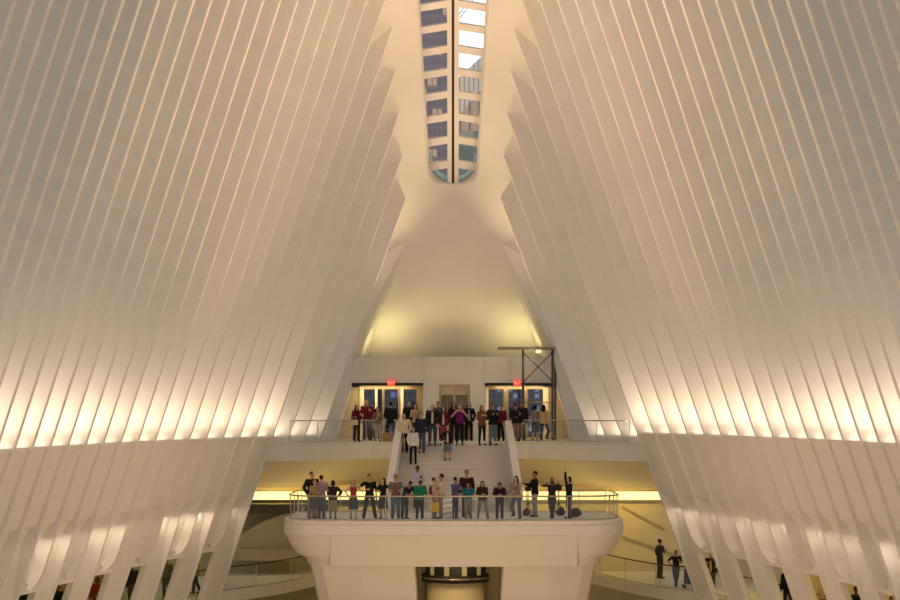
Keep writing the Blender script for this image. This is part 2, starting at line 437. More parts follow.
# exit signs
SIGN = mat('red_exit_sign', (.8,.05,.04), .5, 0, .02, 3, emit=(1.,.09,.06), estr=.75)
LET = mat('exit_letter', (.95,.5,.4), .5, 0, .01, 3, emit=(1.,.45,.35), estr=.8)
GL = {'E': [(0,0,.12,1),(0,0,.6,.14),(0,.43,.5,.57),(0,.86,.6,1)], 'I': [(.2,0,.34,1)], 'T': [(0,.86,.6,1),(.23,0,.37,1)]}
for xi, lb in ((391.2,'red exit sign above the left street doors'), (517.3,'red exit sign above the right street doors, by the scaffold')):
    ys = YD - .16; xs, zs_ = px(xi,ys), pz(382.8,ys)
    t = Thing('exit_sign', (xs,ys,zs_), lb, 'sign', 'exit signs above the doors')
    sb_ = t.part(MB().box(xs-.18,xs+.18,ys-.03,ys+.03,zs_-.15,zs_+.15), 'sign_box', SIGN, bev=.01)
    t.part(MB().box(xs-.03,xs+.03,ys+.03,ys+.12,zs_-.03,zs_+.03), 'bracket', DARK)
    for i, ch in enumerate('EXIT'):
        mb = MB(); ox, oz, h = xs-.145+i*.078, zs_-.07, .14; w = .09
        if ch == 'X':
            mb.bar((ox,ys-.036,oz),(ox+.055,ys-.036,oz+h),.012,.016,(0,1,0)); mb.bar((ox+.055,ys-.037,oz),(ox,ys-.037,oz+h),.012,.016,(0,1,0))
        else:
            for a,b,c,d in GL[ch]: mb.box(ox+a*w,ox+c*w,ys-.042,ys-.03,oz+b*h,oz+d*h)
        t.part(mb, 'letter', LET, parent=sb_)

# ------------------------------------------------------------------ upper balcony
def YF(x): return 89.0 - 4.1*smooth((abs(x)-3.0)/5.0)
xs = [lerp(-9.6,9.6,i/60) for i in range(61)]
bal = Thing('balcony', (0, 89.0, -.8), 'white upper balcony with curved front edge below the street doors', 'balcony')
def rail4(y0,z0,y1,z1):
    A=[(x,YF(x)+y0,z0) for x in xs]; B=[(x,YF(x)+y1,z1) for x in xs]; return A,B
A,_ = rail4(0,0,0,0)
bal.part(MB().slab_strip([(x,YF(x)+.05,0.) for x in xs], [(x,97.2,0.) for x in xs], [(x,97.2,-.3) for x in xs], [(x,YF(x)+.05,-.3) for x in xs]), 'floor_slab', STONE)
bal.part(MB().slab_strip([(x,YF(x)-.06,.02) for x in xs], [(x,YF(x)+.14,.02) for x in xs], [(x,YF(x)+.14,-.12) for x in xs], [(x,YF(x)-.06,-.12) for x in xs]), 'nosing', STONE)
bal.part(MB().slab_strip([(x,YF(x),-.1) for x in xs], [(x,YF(x)+.2,-.1) for x in xs], [(x,YF(x)+.22,-.8) for x in xs], [(x,YF(x)+.02,-.8) for x in xs]), 'fascia', WHITE)
prof = [(.06,-.80),(.25,-1.0),(.7,-1.4),(1.3,-1.8),(2.0,-2.02),(2.6,-2.08)]
mm = MB(); rows = [[(x,min(YF(x)+d,96.9),z) for x in xs] for d,z in prof] + [[(x,96.9,-2.08) for x in xs]]
for a,b in zip(rows[:-1], rows[1:]): mm.strip(a,b)
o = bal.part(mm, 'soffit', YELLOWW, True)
# balcony balustrades
def balustrade(pts, z, label, h=1.0, posts=5, rail_m=GREYM, name='glass_balustrade', group=None, rr=.028, zf=None, lean=0.):
    pts = [Vector((a,b,zf(a,b) if zf else z)) for a,b in pts]
    L = [0.]
    for a,b in zip(pts[:-1], pts[1:]): L.append(L[-1] + (b-a).length)
    def at(d):
        d = clamp(d, 0, L[-1])
        for i in range(len(L)-1):
            if d <= L[i+1] + 1e-6: return pts[i].lerp(pts[i+1], (d-L[i])/max(1e-6, L[i+1]-L[i]))
        return pts[-1]
    t = Thing(name, tuple(at(L[-1]/2)), label, 'balustrade', group)
    N = max(2, int(L[-1]/.35)); up = Vector((0,0,h))
    t.part(MB().tube([at(L[-1]*i/N)+up for i in range(N+1)], rr, 8), 'handrail', rail_m, True)
    t.part(MB().tube([at(L[-1]*i/N)+Vector((0,0,.05)) for i in range(N+1)], .03, 6), 'base_channel', GREYM, True)
    for i in range(posts):
        p = at(L[-1]*i/(posts-1)); t.part(MB().tube([p, p+up], .02, 6), 'post', GREYM)
    for i in range(posts-1):
        a, b = L[-1]*i/(posts-1)+.04, L[-1]*(i+1)/(posts-1)-.04
        Q = [at(lerp(a,b,j/6)) for j in range(7)]
        t.part(MB().strip([q+Vector((0,0,.07)) for q in Q], [q+Vector((0,0,h-.03)) for q in Q]), 'glass_panel', GLASS)
    return t
def fr(x0,x1,d,n=14): return [(lerp(x0,x1,i/n), YF(lerp(x0,x1,i/n))+d) for i in range(n+1)]
balustrade(fr(-7.3,-2.6,.12), 0, 'glass balustrade with steel handrail on the upper balcony, left of the stairs', 1.0, 5)
balustrade(fr(2.75,7.9,.12), 0, 'glass balustrade with steel handrail on the upper balcony, below the scaffold tower', 1.0, 5)

# ------------------------------------------------------------------ stair
ZP = -3.09; YS0, YS1 = 84.2, 89.2; NS = 18; RH = -ZP/NS; TD = (YS1-YS0)/(NS-1)
st = Thing('staircase', (0.05, YS0, ZP), 'broad pale marble staircase with white sloping side walls', 'staircase')
def sw(y): return lerp(2.72, 2.42, (y-YS0)/(YS1-YS0))
for i in range(NS-1):
    y0 = YS0 + i*TD; z1 = ZP + (i+1)*RH
    rs_ = st.part(MB().box(-sw(y0)+.1, sw(y0)+.1-.0, y0, y0+TD+.02, z1-RH-.02, z1-.04), 'riser', RISER)
    st.part(MB().box(-sw(y0)+.1, sw(y0)+.1-.0, y0-.035, y0+TD+.02, z1-.04, z1), 'tread', TREAD, parent=rs_)
def stair_z(y): return ZP + RH*clamp(math.floor((y-YS0)/TD)+1, 0, NS)
for s in (-1,1):
    cx0, cx1 = .05+s*2.88, .05+s*2.55
    V = []
    for (xc,y,zt) in ((cx0,YS0-.35,ZP+1.0),(cx1,YS1+.15,1.0)):
        for dx in (-.17,.17): V += [(xc+dx,y,ZP-.02 if y < 85 else -.45), (xc+dx,y,zt)]
    st.part(MB().add(V, [(0,2,3,1),(4,5,7,6),(0,1,5,4),(2,6,7,3),(1,3,7,5),(0,4,6,2)]), 'side_wall', WHITE, bev=.04)
    hx0, hx1 = .05+s*2.62, .05+s*2.30
    st.part(MB().tube([(hx0,YS0,ZP+.95),(hx1,YS1,.93)], .022, 8), 'handrail', GREYM, True)

# ------------------------------------------------------------------ cantilevered platform
def outline(x0, x1, yfr, bulge, yb, r, n=24):
    """plan outline, counter-clockwise from back right"""
    pts = []
    pts.append((x1, yb)) 
    def front(x): return yfr + bulge*((2*(x-x0)/(x1-x0)-1)**2)
    N = 40
    out = [(x1,yb),(x1,front(x1)+r)]
    for i in range(1,9):
        a = PI/2*i/8; out.append((x1 - r + r*math.cos(a), front(x1-r)+r - r*math.sin(a) + (front(x1)-front(x1-r))*(1-i/8)))
    for i in range(1,N): 
        x = lerp(x1-r, x0+r, i/N); out.append((x, front(x)))
    for i in range(0,9):
        a = PI/2*i/8; out.append((x0 + r - r*math.sin(a), front(x0+r)+r - r*math.cos(a) + (front(x0)-front(x0+r))*(i/8)))
    out.append((x0,yb)); return out
YPF = 77.9
def lvl(ix, iy, z, yb=84.6): return [(x,y,z) for x,y in outline(-7.07+ix, 7.13-ix, YPF+iy, .35, yb, 1.5-min(ix,.8)*.6)]
plat = Thing('viewing_platform', (0.03, 81, -9.9), 'cream viewing platform jutting out at the foot of the stairs', 'platform')
plat.part(MB().rings([lvl(.06,.06,ZP-.12), lvl(.06,.06,ZP)]), 'deck', STONE)
plat.part(MB().rings([lvl(.02,.02,ZP-.62), lvl(-.02,-.02,ZP-.56), lvl(-.02,-.02,ZP-.17), lvl(.03,.03,ZP-.15), lvl(.03,.03,ZP-.11), lvl(0,0,ZP-.10), lvl(.0,.0,ZP+.01), lvl(.1,.1,ZP+.02)], cap=True), 'rim', WHITE)
BOWLM = mat('cream_bowl_paint', (.80,.75,.67), .7, 0, .02, .5)
plat.part(MB().rings([lvl(1.0,.20,-4.92), lvl(.95,.13,-4.66), lvl(.55,.09,-4.50), lvl(.28,.06,-4.15), lvl(.10,.03,-3.8), lvl(.02,.01,ZP-.6)]), 'bowl', BOWLM)
ax = [lerp(px(330,YPF), px(578,YPF), i/24) for i in range(25)]
def afront(x): return YPF + .35*((2*(x+7.07)/14.2-1)**2) - .015
plat.part(MB().prism([(x,afront(x)) for x in ax] + [(x,afront(x)+.5) for x in ax[::-1]], 'z', -4.95, ZP-.60), 'apron', BOWLM, bev=.02)
# stem of the platform with a recess in the middle
def stem_half(s):
    m = MB(); rs = []
    for z, xo, xi, yf in ((-4.9,6.0,1.6,78.25),(-6.2,5.75,1.52,78.45),(-8.2,5.3,1.5,79.3),(-10.0,5.0,1.5,79.5)):
        if s > 0: xi += .5
        pts = [(xi, yf), (lerp(xi,xo,.5), yf+.05), (xo-.6,yf+.2), (xo-.15,yf+.6), (xo, yf+1.4), (xo,84.4), (xi,84.4)]
        if s > 0: rs.append([(x,y,z) for x,y in pts])
        else: rs.append([(-x,y,z) for x,y in pts[::-1]])
    return m.rings(rs)
for s in (-1,1): plat.part(stem_half(s), 'stem', BOWLM)
# lobby drum seen in the recess
yc = 81.6; xc = px(455.5,yc)
drum = Thing('lift_lobby_drum', (xc, yc, -9.9), 'round glazed lobby drum with a dark ring under the viewing platform', 'lobby')
def circ(r, z, n=40): return [(xc+r*math.cos(2*PI*i/n), yc+r*math.sin(2*PI*i/n), z) for i in range(n)]
drum.part(MB().rings([circ(1.45,-5.85), circ(1.45,-5.55)]), 'ring', DARK, True, label='dark metal ring')
drum.part(MB().rings([circ(1.47,-5.70), circ(1.47,-5.66)]), 'ring_trim', BRASS)
drum.part(MB().rings([circ(1.25,-9.9), circ(1.25,-5.85)]), 'lower_cylinder', YELLOWW, True)
DL = mat('lobby_window', (.25,.2,.08), .4, 0, .3, 3, emit=(1.,.8,.35), estr=.16)
for i in range(9):
    a = -PI/2 + (i-4)*.30; r = 1.25
    p = Vector((xc+r*math.cos(a), yc+r*math.sin(a), 0)); tdir = Vector((-math.sin(a), math.cos(a), 0))
    mm = DL if i in (1,3,5,7) else DARK
    ww = .11 if i in (1,3,5,7) else .22
    m_ = MB().bar(p-tdir*ww+Vector((0,0,-5.3)), p+tdir*ww+Vector((0,0,-5.3)), .06, .55)
    drum.part(m_, 'window_bay' if mm is DL else 'mullion', mm)
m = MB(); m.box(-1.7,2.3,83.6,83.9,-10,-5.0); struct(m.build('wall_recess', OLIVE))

# platform balustrade round the front and both ends
ol = outline(-6.88, 6.95, YPF+.16, .35, 84.2, 1.45)
balustrade([(a,b) for a,b in ol], ZP+.02, 'long curved glass balustrade around the front of the viewing platform', 1.0, 14, rail_m=mat('warm_rail_steel', (.5,.42,.32), .35, .8, .03, 8), rr=.032)
def back(x0, x1): return [(lerp(x0,x1,i/8), 84.25) for i in range(9)]
balustrade(back(-6.7,-3.15), ZP+.02, 'short glass balustrade along the back left edge of the platform', 1.0, 4, rr=.02)
balustrade(back(3.25,6.75), ZP+.02, 'short glass balustrade along the back right edge of the platform', 1.0, 4, rr=.02)

# ------------------------------------------------------------------ lower end and side galleries
ZW = -6.6
struct(MB().box(-30,30,-6,104,-10.3,-10.0).build('floor', STONE))
YB = 95.2
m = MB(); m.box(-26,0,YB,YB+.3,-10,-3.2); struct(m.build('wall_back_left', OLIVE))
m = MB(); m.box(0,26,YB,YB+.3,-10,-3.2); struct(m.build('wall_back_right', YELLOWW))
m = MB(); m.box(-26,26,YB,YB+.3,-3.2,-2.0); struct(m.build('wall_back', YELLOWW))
# luminous cove strip under the balcony
STRIP = mat('luminous_strip', (.9,.8,.4), .5, 0, .05, .6, emit=(1.,.84,.40), estr=1.15)
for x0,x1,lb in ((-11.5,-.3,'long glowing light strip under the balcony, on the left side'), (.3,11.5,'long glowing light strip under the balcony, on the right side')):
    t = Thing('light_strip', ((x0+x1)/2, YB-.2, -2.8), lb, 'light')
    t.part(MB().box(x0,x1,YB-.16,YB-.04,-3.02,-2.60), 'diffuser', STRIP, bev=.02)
    t.part(MB().box(x0,x1,YB-.2,YB-.02,-2.60,-2.54), 'edge_bar', BRASS); t.part(MB().box(x0,x1,YB-.2,YB-.02,-3.22 if x0 < -1 else -3.1,-3.02), 'edge_bar', DARK if x0 < -1 else BRASS)  # lower left bar is added as a dark line below the strip
# floor slab edge of the middle level, its shadow put into a dark colour
m = MB(); m.box(-13,-6.0,YB-1.8,YB,-3.62,-3.16); struct(m.build('floor_middle_shade', DIM))
# slanted stringer lines and low walls on the back wall
LINE = mat('dull_olive_edge', (.50,.43,.28), .7, 0, .05, 1)
m = MB().bar((px(622,YB-.1),YB-.06,pz(506,YB)),(px(664,YB-.1),YB-.06,pz(529,YB)),.06,.10); struct(m.build('trim_5', LINE))
m = MB().bar((px(622,YB-.1),YB-.06,pz(536,YB)),(px(690,YB-.1),YB-.06,pz(560,YB)),.06,.08); struct(m.build('trim_6', LINE))
m = MB(); ya = 93.6
pts = [(px(228,ya),pz(560,ya)),(px(240,ya),pz(535,ya)),(px(262,ya),pz(522,ya)),(px(292,ya),pz(511,ya)),(px(300,ya),pz(511,ya)),(px(300,ya),pz(562,ya))]
m.prism(pts, 'y', ya, ya+.4); struct(m.build('wall_curved', OLIVE))
m = MB().box(px(240,ya),px(298,ya),ya-.5,ya,pz(560,ya),pz(548,ya)); struct(m.build('trim_7', LINE))
# walkways: plan of the inner edge
def wpath(s):
    pts = [(5.9,96.2),(7.2,92.9),(8.3,89.0),(9.3,86.4)] if s > 0 else [(5.6,96.2),(6.7,92.4),(8.0,88.6),(9.2,86.2)]
    pts = [(s*a,b) for a,b in pts]
    for k in range(0, KMIN, -1): pts.append((s*(XIN(s,k,ZW)+.42), Yk(k)))
    return pts
for s in (-1,1):
    side = 'left' if s < 0 else 'right'
    W = wpath(s); n = len(W)
    out = [(W[i][0]+s*(4.2 if i > 3 else 5.5), W[i][1]) for i in range(n)]
    o = MB().slab_strip([(a,b,ZW) for a,b in W], [(a,b,ZW) for a,b in out], [(a,b,ZW-.5) for a,b in out], [(a,b,ZW-.5) for a,b in W]).build('walkway', STONE)
    tag(o, f'curved lower walkway passing behind the rib legs on the {side}', 'walkway')
    balustrade([(a+s*.1,b) for a,b in W[:12]], ZW, f'glass balustrade of the lower walkway on the {side}, behind the rib legs', 1.05, 9, rail_m=DARK, rr=.03)
    mw = MB()
    A=[(a,b,-10) for a,b in out[3:]]; B=[(a,b,-4.3) for a,b in out[3:]]
    mw.slab_strip(A,B,[(a+s*.2,b,c) for a,b,c in B],[(a+s*.2,b,c) for a,b,c in A])
    cl = [(s*(XIN(s,k,-4.55)+.2), Yk(k)) for k in range(0,KMIN,-1)]
    oo = out[4:]
    mw.slab_strip([(a,b,-4.42) for a,b in cl],[(a,b,-4.42) for a,b in oo],[(a,b,-4.3) for a,b in oo],[(a,b,-4.3) for a,b in cl])
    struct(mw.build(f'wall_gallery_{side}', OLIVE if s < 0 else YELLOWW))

# ------------------------------------------------------------------ scaffold tower by the right doors
ys = 91.0
SC = mat('scaffold_steel', (.10,.10,.11), .5, .6, .1, 6)
def S(x, y, dy=0.): return (px(x, ys+dy), ys+dy, pz(y, ys+dy))
t = Thing('scaffold_tower', (px(538,ys), ys, 0), 'dark steel scaffold tower with cross braces in front of the right doors', 'scaffold')
topz = 4.4
xa, xb = px(523,ys), px(552.5,ys)
for x, dy in ((xa,0),(xb,0),(xb+.18,.9),(xa+.05,.9)):
    t.part(MB().tube([(x,ys+dy,0),(x,ys+dy,topz+(.08 if x>xa+.1 else 0))], .05 if x<xb else .06, 8), 'upright', SC, True)
t.part(MB().box(px(498,ys),px(557,ys),ys-.15,ys+.95,topz-.02,topz+.10), 'top_deck', mat('scaffold_board', (.32,.28,.22), .7, 0, .15, 3))
for z in (2.75, 1.85, 1.15):
    t.part(MB().tube([(xa,ys,z),(xb+.1,ys,z)], .03, 6), 'ledger', BRASS if z < 2.5 else SC, True)
    t.part(MB().tube([(xb,ys,z),(xb+.18,ys+.9,z)], .03, 6), 'ledger', SC, True)
t.part(MB().tube([(xa,ys-.02,topz-.15),(xb,ys-.02,2.85)], .028, 6), 'brace', SC, True)
t.part(MB().tube([(xa,ys-.04,2.8),(xb,ys-.04,topz-.15)], .028, 6), 'brace', SC, True)
lamp = t.part(MB().box(px(536,ys),px(541,ys),ys-.2,ys-.05,topz-.2,topz-.04), 'work_lamp', mat('work_lamp_face', (.9,.8,.5), .5, 0, .02, 3, emit=(1.,.85,.5), estr=.8))

# ------------------------------------------------------------------ outside: street and towers
struct(MB().box(-60,60,97.2,330,-.35,-.02).build('street', mat('asphalt', (.06,.06,.065), .8, 0, .2, 2)))
o = MB().box(-14,-.6,106,110,0,5.5).build('street_building', facade('street_front', (.10,.14,.24), (.40,.55,1.), 3.1, 2.3, .16, .35, 3.3, .6), org=(-7,106,0))
tag(o, 'dark blue street front with lit windows outside the left glass doors', 'building')
o = MB().box(.2,14,107,111,0,5.5).build('street_building', facade('street_front_pale', (.26,.27,.36), (.72,.72,.95), 3.3, 2.7, .25, .35, 8.1, .6), org=(7,107,0))
tag(o, 'grey street front with pale lights outside the right glass doors', 'building')
YT = 250.
o = MB().box(px(395,YT),px(450.5,YT),YT,YT+25,-2,80).build('skyscraper', facade('tower_blue', (.62,.60,.78), (1.,.62,.3), 1.5, .75, .12, .35, 1.7, .85), org=(px(420,YT),YT,0))
tag(o, 'blue grey tower with lit windows seen through the left half of the skylight', 'building')
def zt(y): return pz(y,YT)
pal = facade('tower_pale', (.80,.83,.86), (1.,.8,.6), 1.6, .02, 1.1, .32, .4, .9)  # stripe glow is added to brighten the tower, not lit windows
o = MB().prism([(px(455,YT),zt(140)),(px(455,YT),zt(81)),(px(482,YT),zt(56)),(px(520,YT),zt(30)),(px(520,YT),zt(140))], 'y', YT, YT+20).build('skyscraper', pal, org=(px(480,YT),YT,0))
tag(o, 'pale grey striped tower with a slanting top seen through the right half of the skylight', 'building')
yt2 = 225.
o = MB().prism([(px(455,yt2),-2),(px(455,yt2),pz(122,yt2)),(px(478,yt2),pz(92,yt2)),(px(520,yt2),pz(88,yt2)),(px(520,yt2),-2)], 'y', yt2, yt2+20).build('skyscraper', facade('tower_brown', (.80,.60,.50), (1.,.75,.6), .9, .12, .8, .2, .2, .9), org=(px(480,yt2),yt2,0))  # window glow added here to lift a tower that came out dark
tag(o, 'brown tower in front of the pale striped one, seen through the skylight', 'building')
yt3 = 200.
o = MB().box(px(453,yt3),px(520,yt3),yt3,yt3+15,-2,pz(131,yt3)).build('skyscraper', facade('tower_teal', (.62,.80,.82), (1.,.8,.6), .3, .3, .3, .12, .2, .85), org=(px(480,yt3),yt3,0))
tag(o, 'low teal glass block at the bottom right of the skylight', 'building')
yc_ = 300.
t = Thing('crane', (px(458,yc_),yc_,pz(18,yc_)), 'thin orange crane jib against the white sky in the skylight', 'crane')
CR = mat('crane_orange', (.75,.33,.18), .6)
t.part(MB().bar((px(457,yc_),yc_,pz(17,yc_)),(px(475,yc_),yc_,pz(-8,yc_)),.10), 'chord', CR); t.part(MB().bar((px(460,yc_),yc_,pz(18,yc_)),(px(479,yc_),yc_,pz(-7,yc_)),.10), 'chord', CR)
for i in range(6):
    f = i/6; t.part(MB().bar((lerp(px(457,yc_),px(475,yc_),f),yc_,lerp(pz(17,yc_),pz(-8,yc_),f)),(lerp(px(460,yc_),px(479,yc_),f+.1),yc_,lerp(pz(18,yc_),pz(-7,yc_),f+.1)),.06), 'lattice_bar', CR)

# ------------------------------------------------------------------ light
WARM = (1.,.76,.50); YEL = (1.,.71,.20); UPL = (1.,.765,.52)
w = bpy.data.worlds.new('dusk_sky'); bpy.context.scene.world = w; w.use_nodes = True
nt = w.node_tree; bg = nt.nodes['Background']
tc = nt.nodes.new('ShaderNodeTexCoord'); sp = nt.nodes.new('ShaderNodeSeparateXYZ'); nt.links.new(tc.outputs['Generated'], sp.inputs[0])
mr = nt.nodes.new('ShaderNodeMapRange'); mr.interpolation_type = 'SMOOTHSTEP'
mr.inputs['From Min'].default_value = .80; mr.inputs['From Max'].default_value = .96
nt.links.new(sp.outputs['Y'], mr.inputs['Value'])
mx = nt.nodes.new('ShaderNodeMix'); mx.data_type = 'RGBA'
mx.inputs[6].default_value = (.345,.300,.256,1); mx.inputs[7].default_value = (1.25,1.28,1.3,1)
nt.links.new(mr.outputs[0], mx.inputs[0]); nt.links.new(mx.outputs[2], bg.inputs['Color']); bg.inputs['Strength'].default_value = 1.0

for s in (-1,1):
    zl = ZL[s]
    for k in range(0, KMIN, -1):
        km = k-.5; xm = lerp(XIN(s,k-1,zl), XIN(s,k,zl), .5)
        dx = -(XB(s,k)-XT(k))/(ZT(k)-zl)
        jit = .85 + .3*random.random()
        for nm, zo, sy_, pw, spr, dv in (('ledge_uplight', .14, .5, 27, 2.1, (s*dx, .16, 1)), ('ledge_uplight_wide', .02, 1.44, 15, PI, (0, 0, 1))):
            o = area(nm, (s*(xm+.47), Yk(km)-(.1 if sy_ < 1 else 0), zl+zo), (0,0,1), .82, sy_, pw*jit, UPL, spr)
            zz = -Vector(dv).normalized(); xx = (Vector((1,0,0)) - zz*zz.x).normalized(); yy = zz.cross(xx)
            o.rotation_euler = Matrix((xx,yy,zz)).transposed().to_euler()
        area('pocket_light', (s*(lerp(XIN(s,k-1,-2.8),XIN(s,k,-2.8),.5)+.27), Yk(km), -2.8), (s*.15,.35,-1), 1.1, .12, 5.5*random.choice((.15,.5,.8,1,1.5)), UPL, 2.6)
    for k in (1,2,3):
        area('ledge_uplight', (s*(XIN(s,k,.2)+.5), Yk(k-.5), .25), (-s*.3, .1, 1), 1.2, .2, 15, UPL, 2.6)
    # cove lamps in the lower corners of the niche
    area('cove_lamp', (s*3.2, YD+.9, zdoor+.15), (s*.05,.55,1), 1.4, .4, 20, (1.,.82,.34), 2.6)
    area('cove_lamp', (s*1.2, YD+.5, zdoor+.15), (0,.15,1), 2., .4, 7, (1.,.72,.40), 1.8)  # extra lamp added to brighten the middle of the niche
    # lamps of the vestibules
    area('vestibule_lamp', (s*3.4, YD+1.0, 2.74), (0,0,-1), 2.5, .4, 60, (1.,.76,.42))
    # lamps under the balcony and along the lower galleries
    for x in (4.5, 8.5): area('gallery_lamp', (s*x, YB-1.6, -2.2), (0,.25,-1), 2.2, .4, 42 if s > 0 else 58, (1.,.68,.17))
    for k in range(0,-14,-2):
        area('walkway_lamp', (s*(XIN(s,k,-4.5)+2.2), Yk(k-.5), -4.45), (0,0,-1), 1., .5, 26 if s > 0 else 9, YEL)
area('work_lamp_light', (px(536,91), 90.9, 4.1), (-1,.1,.15), .4, .3, 14, WARM)
area('recess_lamp', (.1, 79.6, -5.05), (0,.5,-1), 2.4, .4, 12, (1.,.72,.34))

for y in (55, 62, 69):
    for x in (-3.5, 3.5): area('added_floor_fill', (x, y, -9.85), (-x*.01,.10,1), 1.2, 1.2, 430, (1.,.60,.31), .95)  # added uplight to brighten the ribs and vault; no such fitting known

for s in (-1,1): spot('added_spine_fill', (s*2.6, YD-.1, zdoor+.2), (s*.4, 81., 17.5), 4600, (1.,.66,.38), .85, .8, .15)  # added to brighten the vault beside the skylight
for y in (30, 50, 66): area('added_hall_fill', (0, y, -9.8), (0,.2,1), 3, 1, 760, (1.,.63,.33))  # added wide fill, lifts the dim lower walls and platform

for s in (-1,1):
    spot('added_ledge_fill', (s*(XIN(s,-8,.6)-.1), Yk(-8), .9), (s*.5, 88.5, -.9), 2300, (1.,.72,.46), .42, .7, .2)  # spots added to brighten the stairs, balcony front and platform
    for x in (4.4, 7.4): area('added_soffit_fill', (s*x, 86.6, -3.6), (0,.35,1), 2.6, 1., 19, (1.,.72,.27))  # free-standing area light added because the strip misses the soffit

# ================================================================== people
def ncap(a, b, ra, rb, n=10):
    """tapered capsule, closed"""
    a, b = Vector(a), Vector(b); d = (b-a); L = d.length
    d = d.normalized() if L > 1e-6 else Vector((0,0,1))
    u = Vector((0,0,1)) if abs(d.z) < .9 else Vector((0,1,0))
    e1 = d.cross(u).normalized(); e2 = d.cross(e1)
    R = []
    for c, r, sg in ((a,ra,-1),(b,rb,1)):
        angs = (80,55,30,5) if sg < 0 else (5,30,55,80)
        for q in angs:
            q = math.radians(q); p = c + d*(sg*r*math.sin(q)); rr = r*math.cos(q)
            R.append([p + (e1*math.cos(2*PI*j/n)+e2*math.sin(2*PI*j/n))*rr for j in range(n)])
    return MB().rings(R)
def nell(c, rx, ry, rz, M=None, n=14, m=9):
    c = Vector(c); R = []
    for i in range(1, m):
        a = -PI/2 + PI*i/m; R.append([c + ((M @ Vector((rx*math.cos(a)*math.cos(2*PI*j/n), ry*math.cos(a)*math.sin(2*PI*j/n), rz*math.sin(a)))) if M else Vector((rx*math.cos(a)*math.cos(2*PI*j/n), ry*math.cos(a)*math.sin(2*PI*j/n), rz*math.sin(a)))) for j in range(n)])
    return MB().rings(R)
def nloft(secs, n=18):
    """secs: (x, y, z, rx, ry)"""
    return MB().rings([[Vector((x+rx*math.cos(2*PI*j/n), y+ry*math.sin(2*PI*j/n), z)) for j in range(n)] for x,y,z,rx,ry in secs])
class Solid:
    def __init__(s): s.m = MB()
    def add(s, mb, T=None):
        vv = [T(Vector(p)) for p in mb.v] if T else mb.v
        s.m.add(vv, mb.f); return s
    def mesh(s, name, voxel, dec=1., it=4):
        me = bpy.data.meshes.new(name); me.from_pydata([tuple(p) for p in s.m.v], [], s.m.f); me.update()
        bm = bmesh.new(); bm.from_mesh(me); bmesh.ops.recalc_face_normals(bm, faces=bm.faces); bm.to_mesh(me); bm.free()
        o = bpy.data.objects.new('tmp', me); C.objects.link(o)
        r = o.modifiers.new('r','REMESH'); r.mode = 'VOXEL'; r.voxel_size = voxel
        if it: sm = o.modifiers.new('s','SMOOTH'); sm.iterations = it; sm.factor = .5
        if dec < 1: d = o.modifiers.new('d','DECIMATE'); d.ratio = dec
        dg = bpy.context.evaluated_depsgraph_get(); ev = o.evaluated_get(dg)
        out = bpy.data.meshes.new_from_object(ev); bpy.data.objects.remove(o); bpy.data.meshes.remove(me)
        out.name = name
        for p in out.polygons: p.use_smooth = True
        return out
ARMS = {
 'down': ((.05,.02,-.28),(.06,-.06,-.52)), 'rail': ((.05,-.13,-.25),(-.03,-.35,-.27)), 'folded': ((.07,-.15,-.24),(-.22,-.30,-.25)),
 'phone': ((.05,-.06,-.28),(-.07,-.26,-.14)), 'camera': ((.14,-.15,-.20),(-.10,-.27,.08)), 'wide': ((.28,-.06,-.01),(.06,-.20,.10)),
 'up': ((.04,-.06,.28),(.0,-.08,.53)), 'out': ((.22,-.08,-.16),(.43,-.14,-.08)), 'hip': ((.20,.06,-.20),(.03,-.06,-.37)),
 'pocket': ((.10,.06,-.26),(.02,-.05,-.48)), 'forward': ((.05,-.16,-.22),(.02,-.40,-.14)), 'carry': ((.05,.02,-.28),(.07,-.12,-.50)),
}
PMAT = {}
def cloth(c, pat=None):
    key = ('cloth', c, pat)
    if key not in PMAT:
        if pat == 'plaid':
            m = mat(f'plaid_cloth_{len(PMAT)}', c, .85, 0, .35, 16.)
        else: m = mat(f'cloth_{len(PMAT)}', c, .88, 0, .10, 9., .05, spec=.15)
        PMAT[key] = m
    return PMAT[key]
def skinm(c):
    if ('skin', c) not in PMAT: PMAT[('skin', c)] = mat(f'skin_{len(PMAT)}', c, .55, 0, .05, 8.)
    return PMAT[('skin', c)]
EYE = mat('eye', (.05,.035,.03), .2, 0, 0, 3); LIP = mat('lip', (.42,.17,.14), .5, 0, .03, 3)
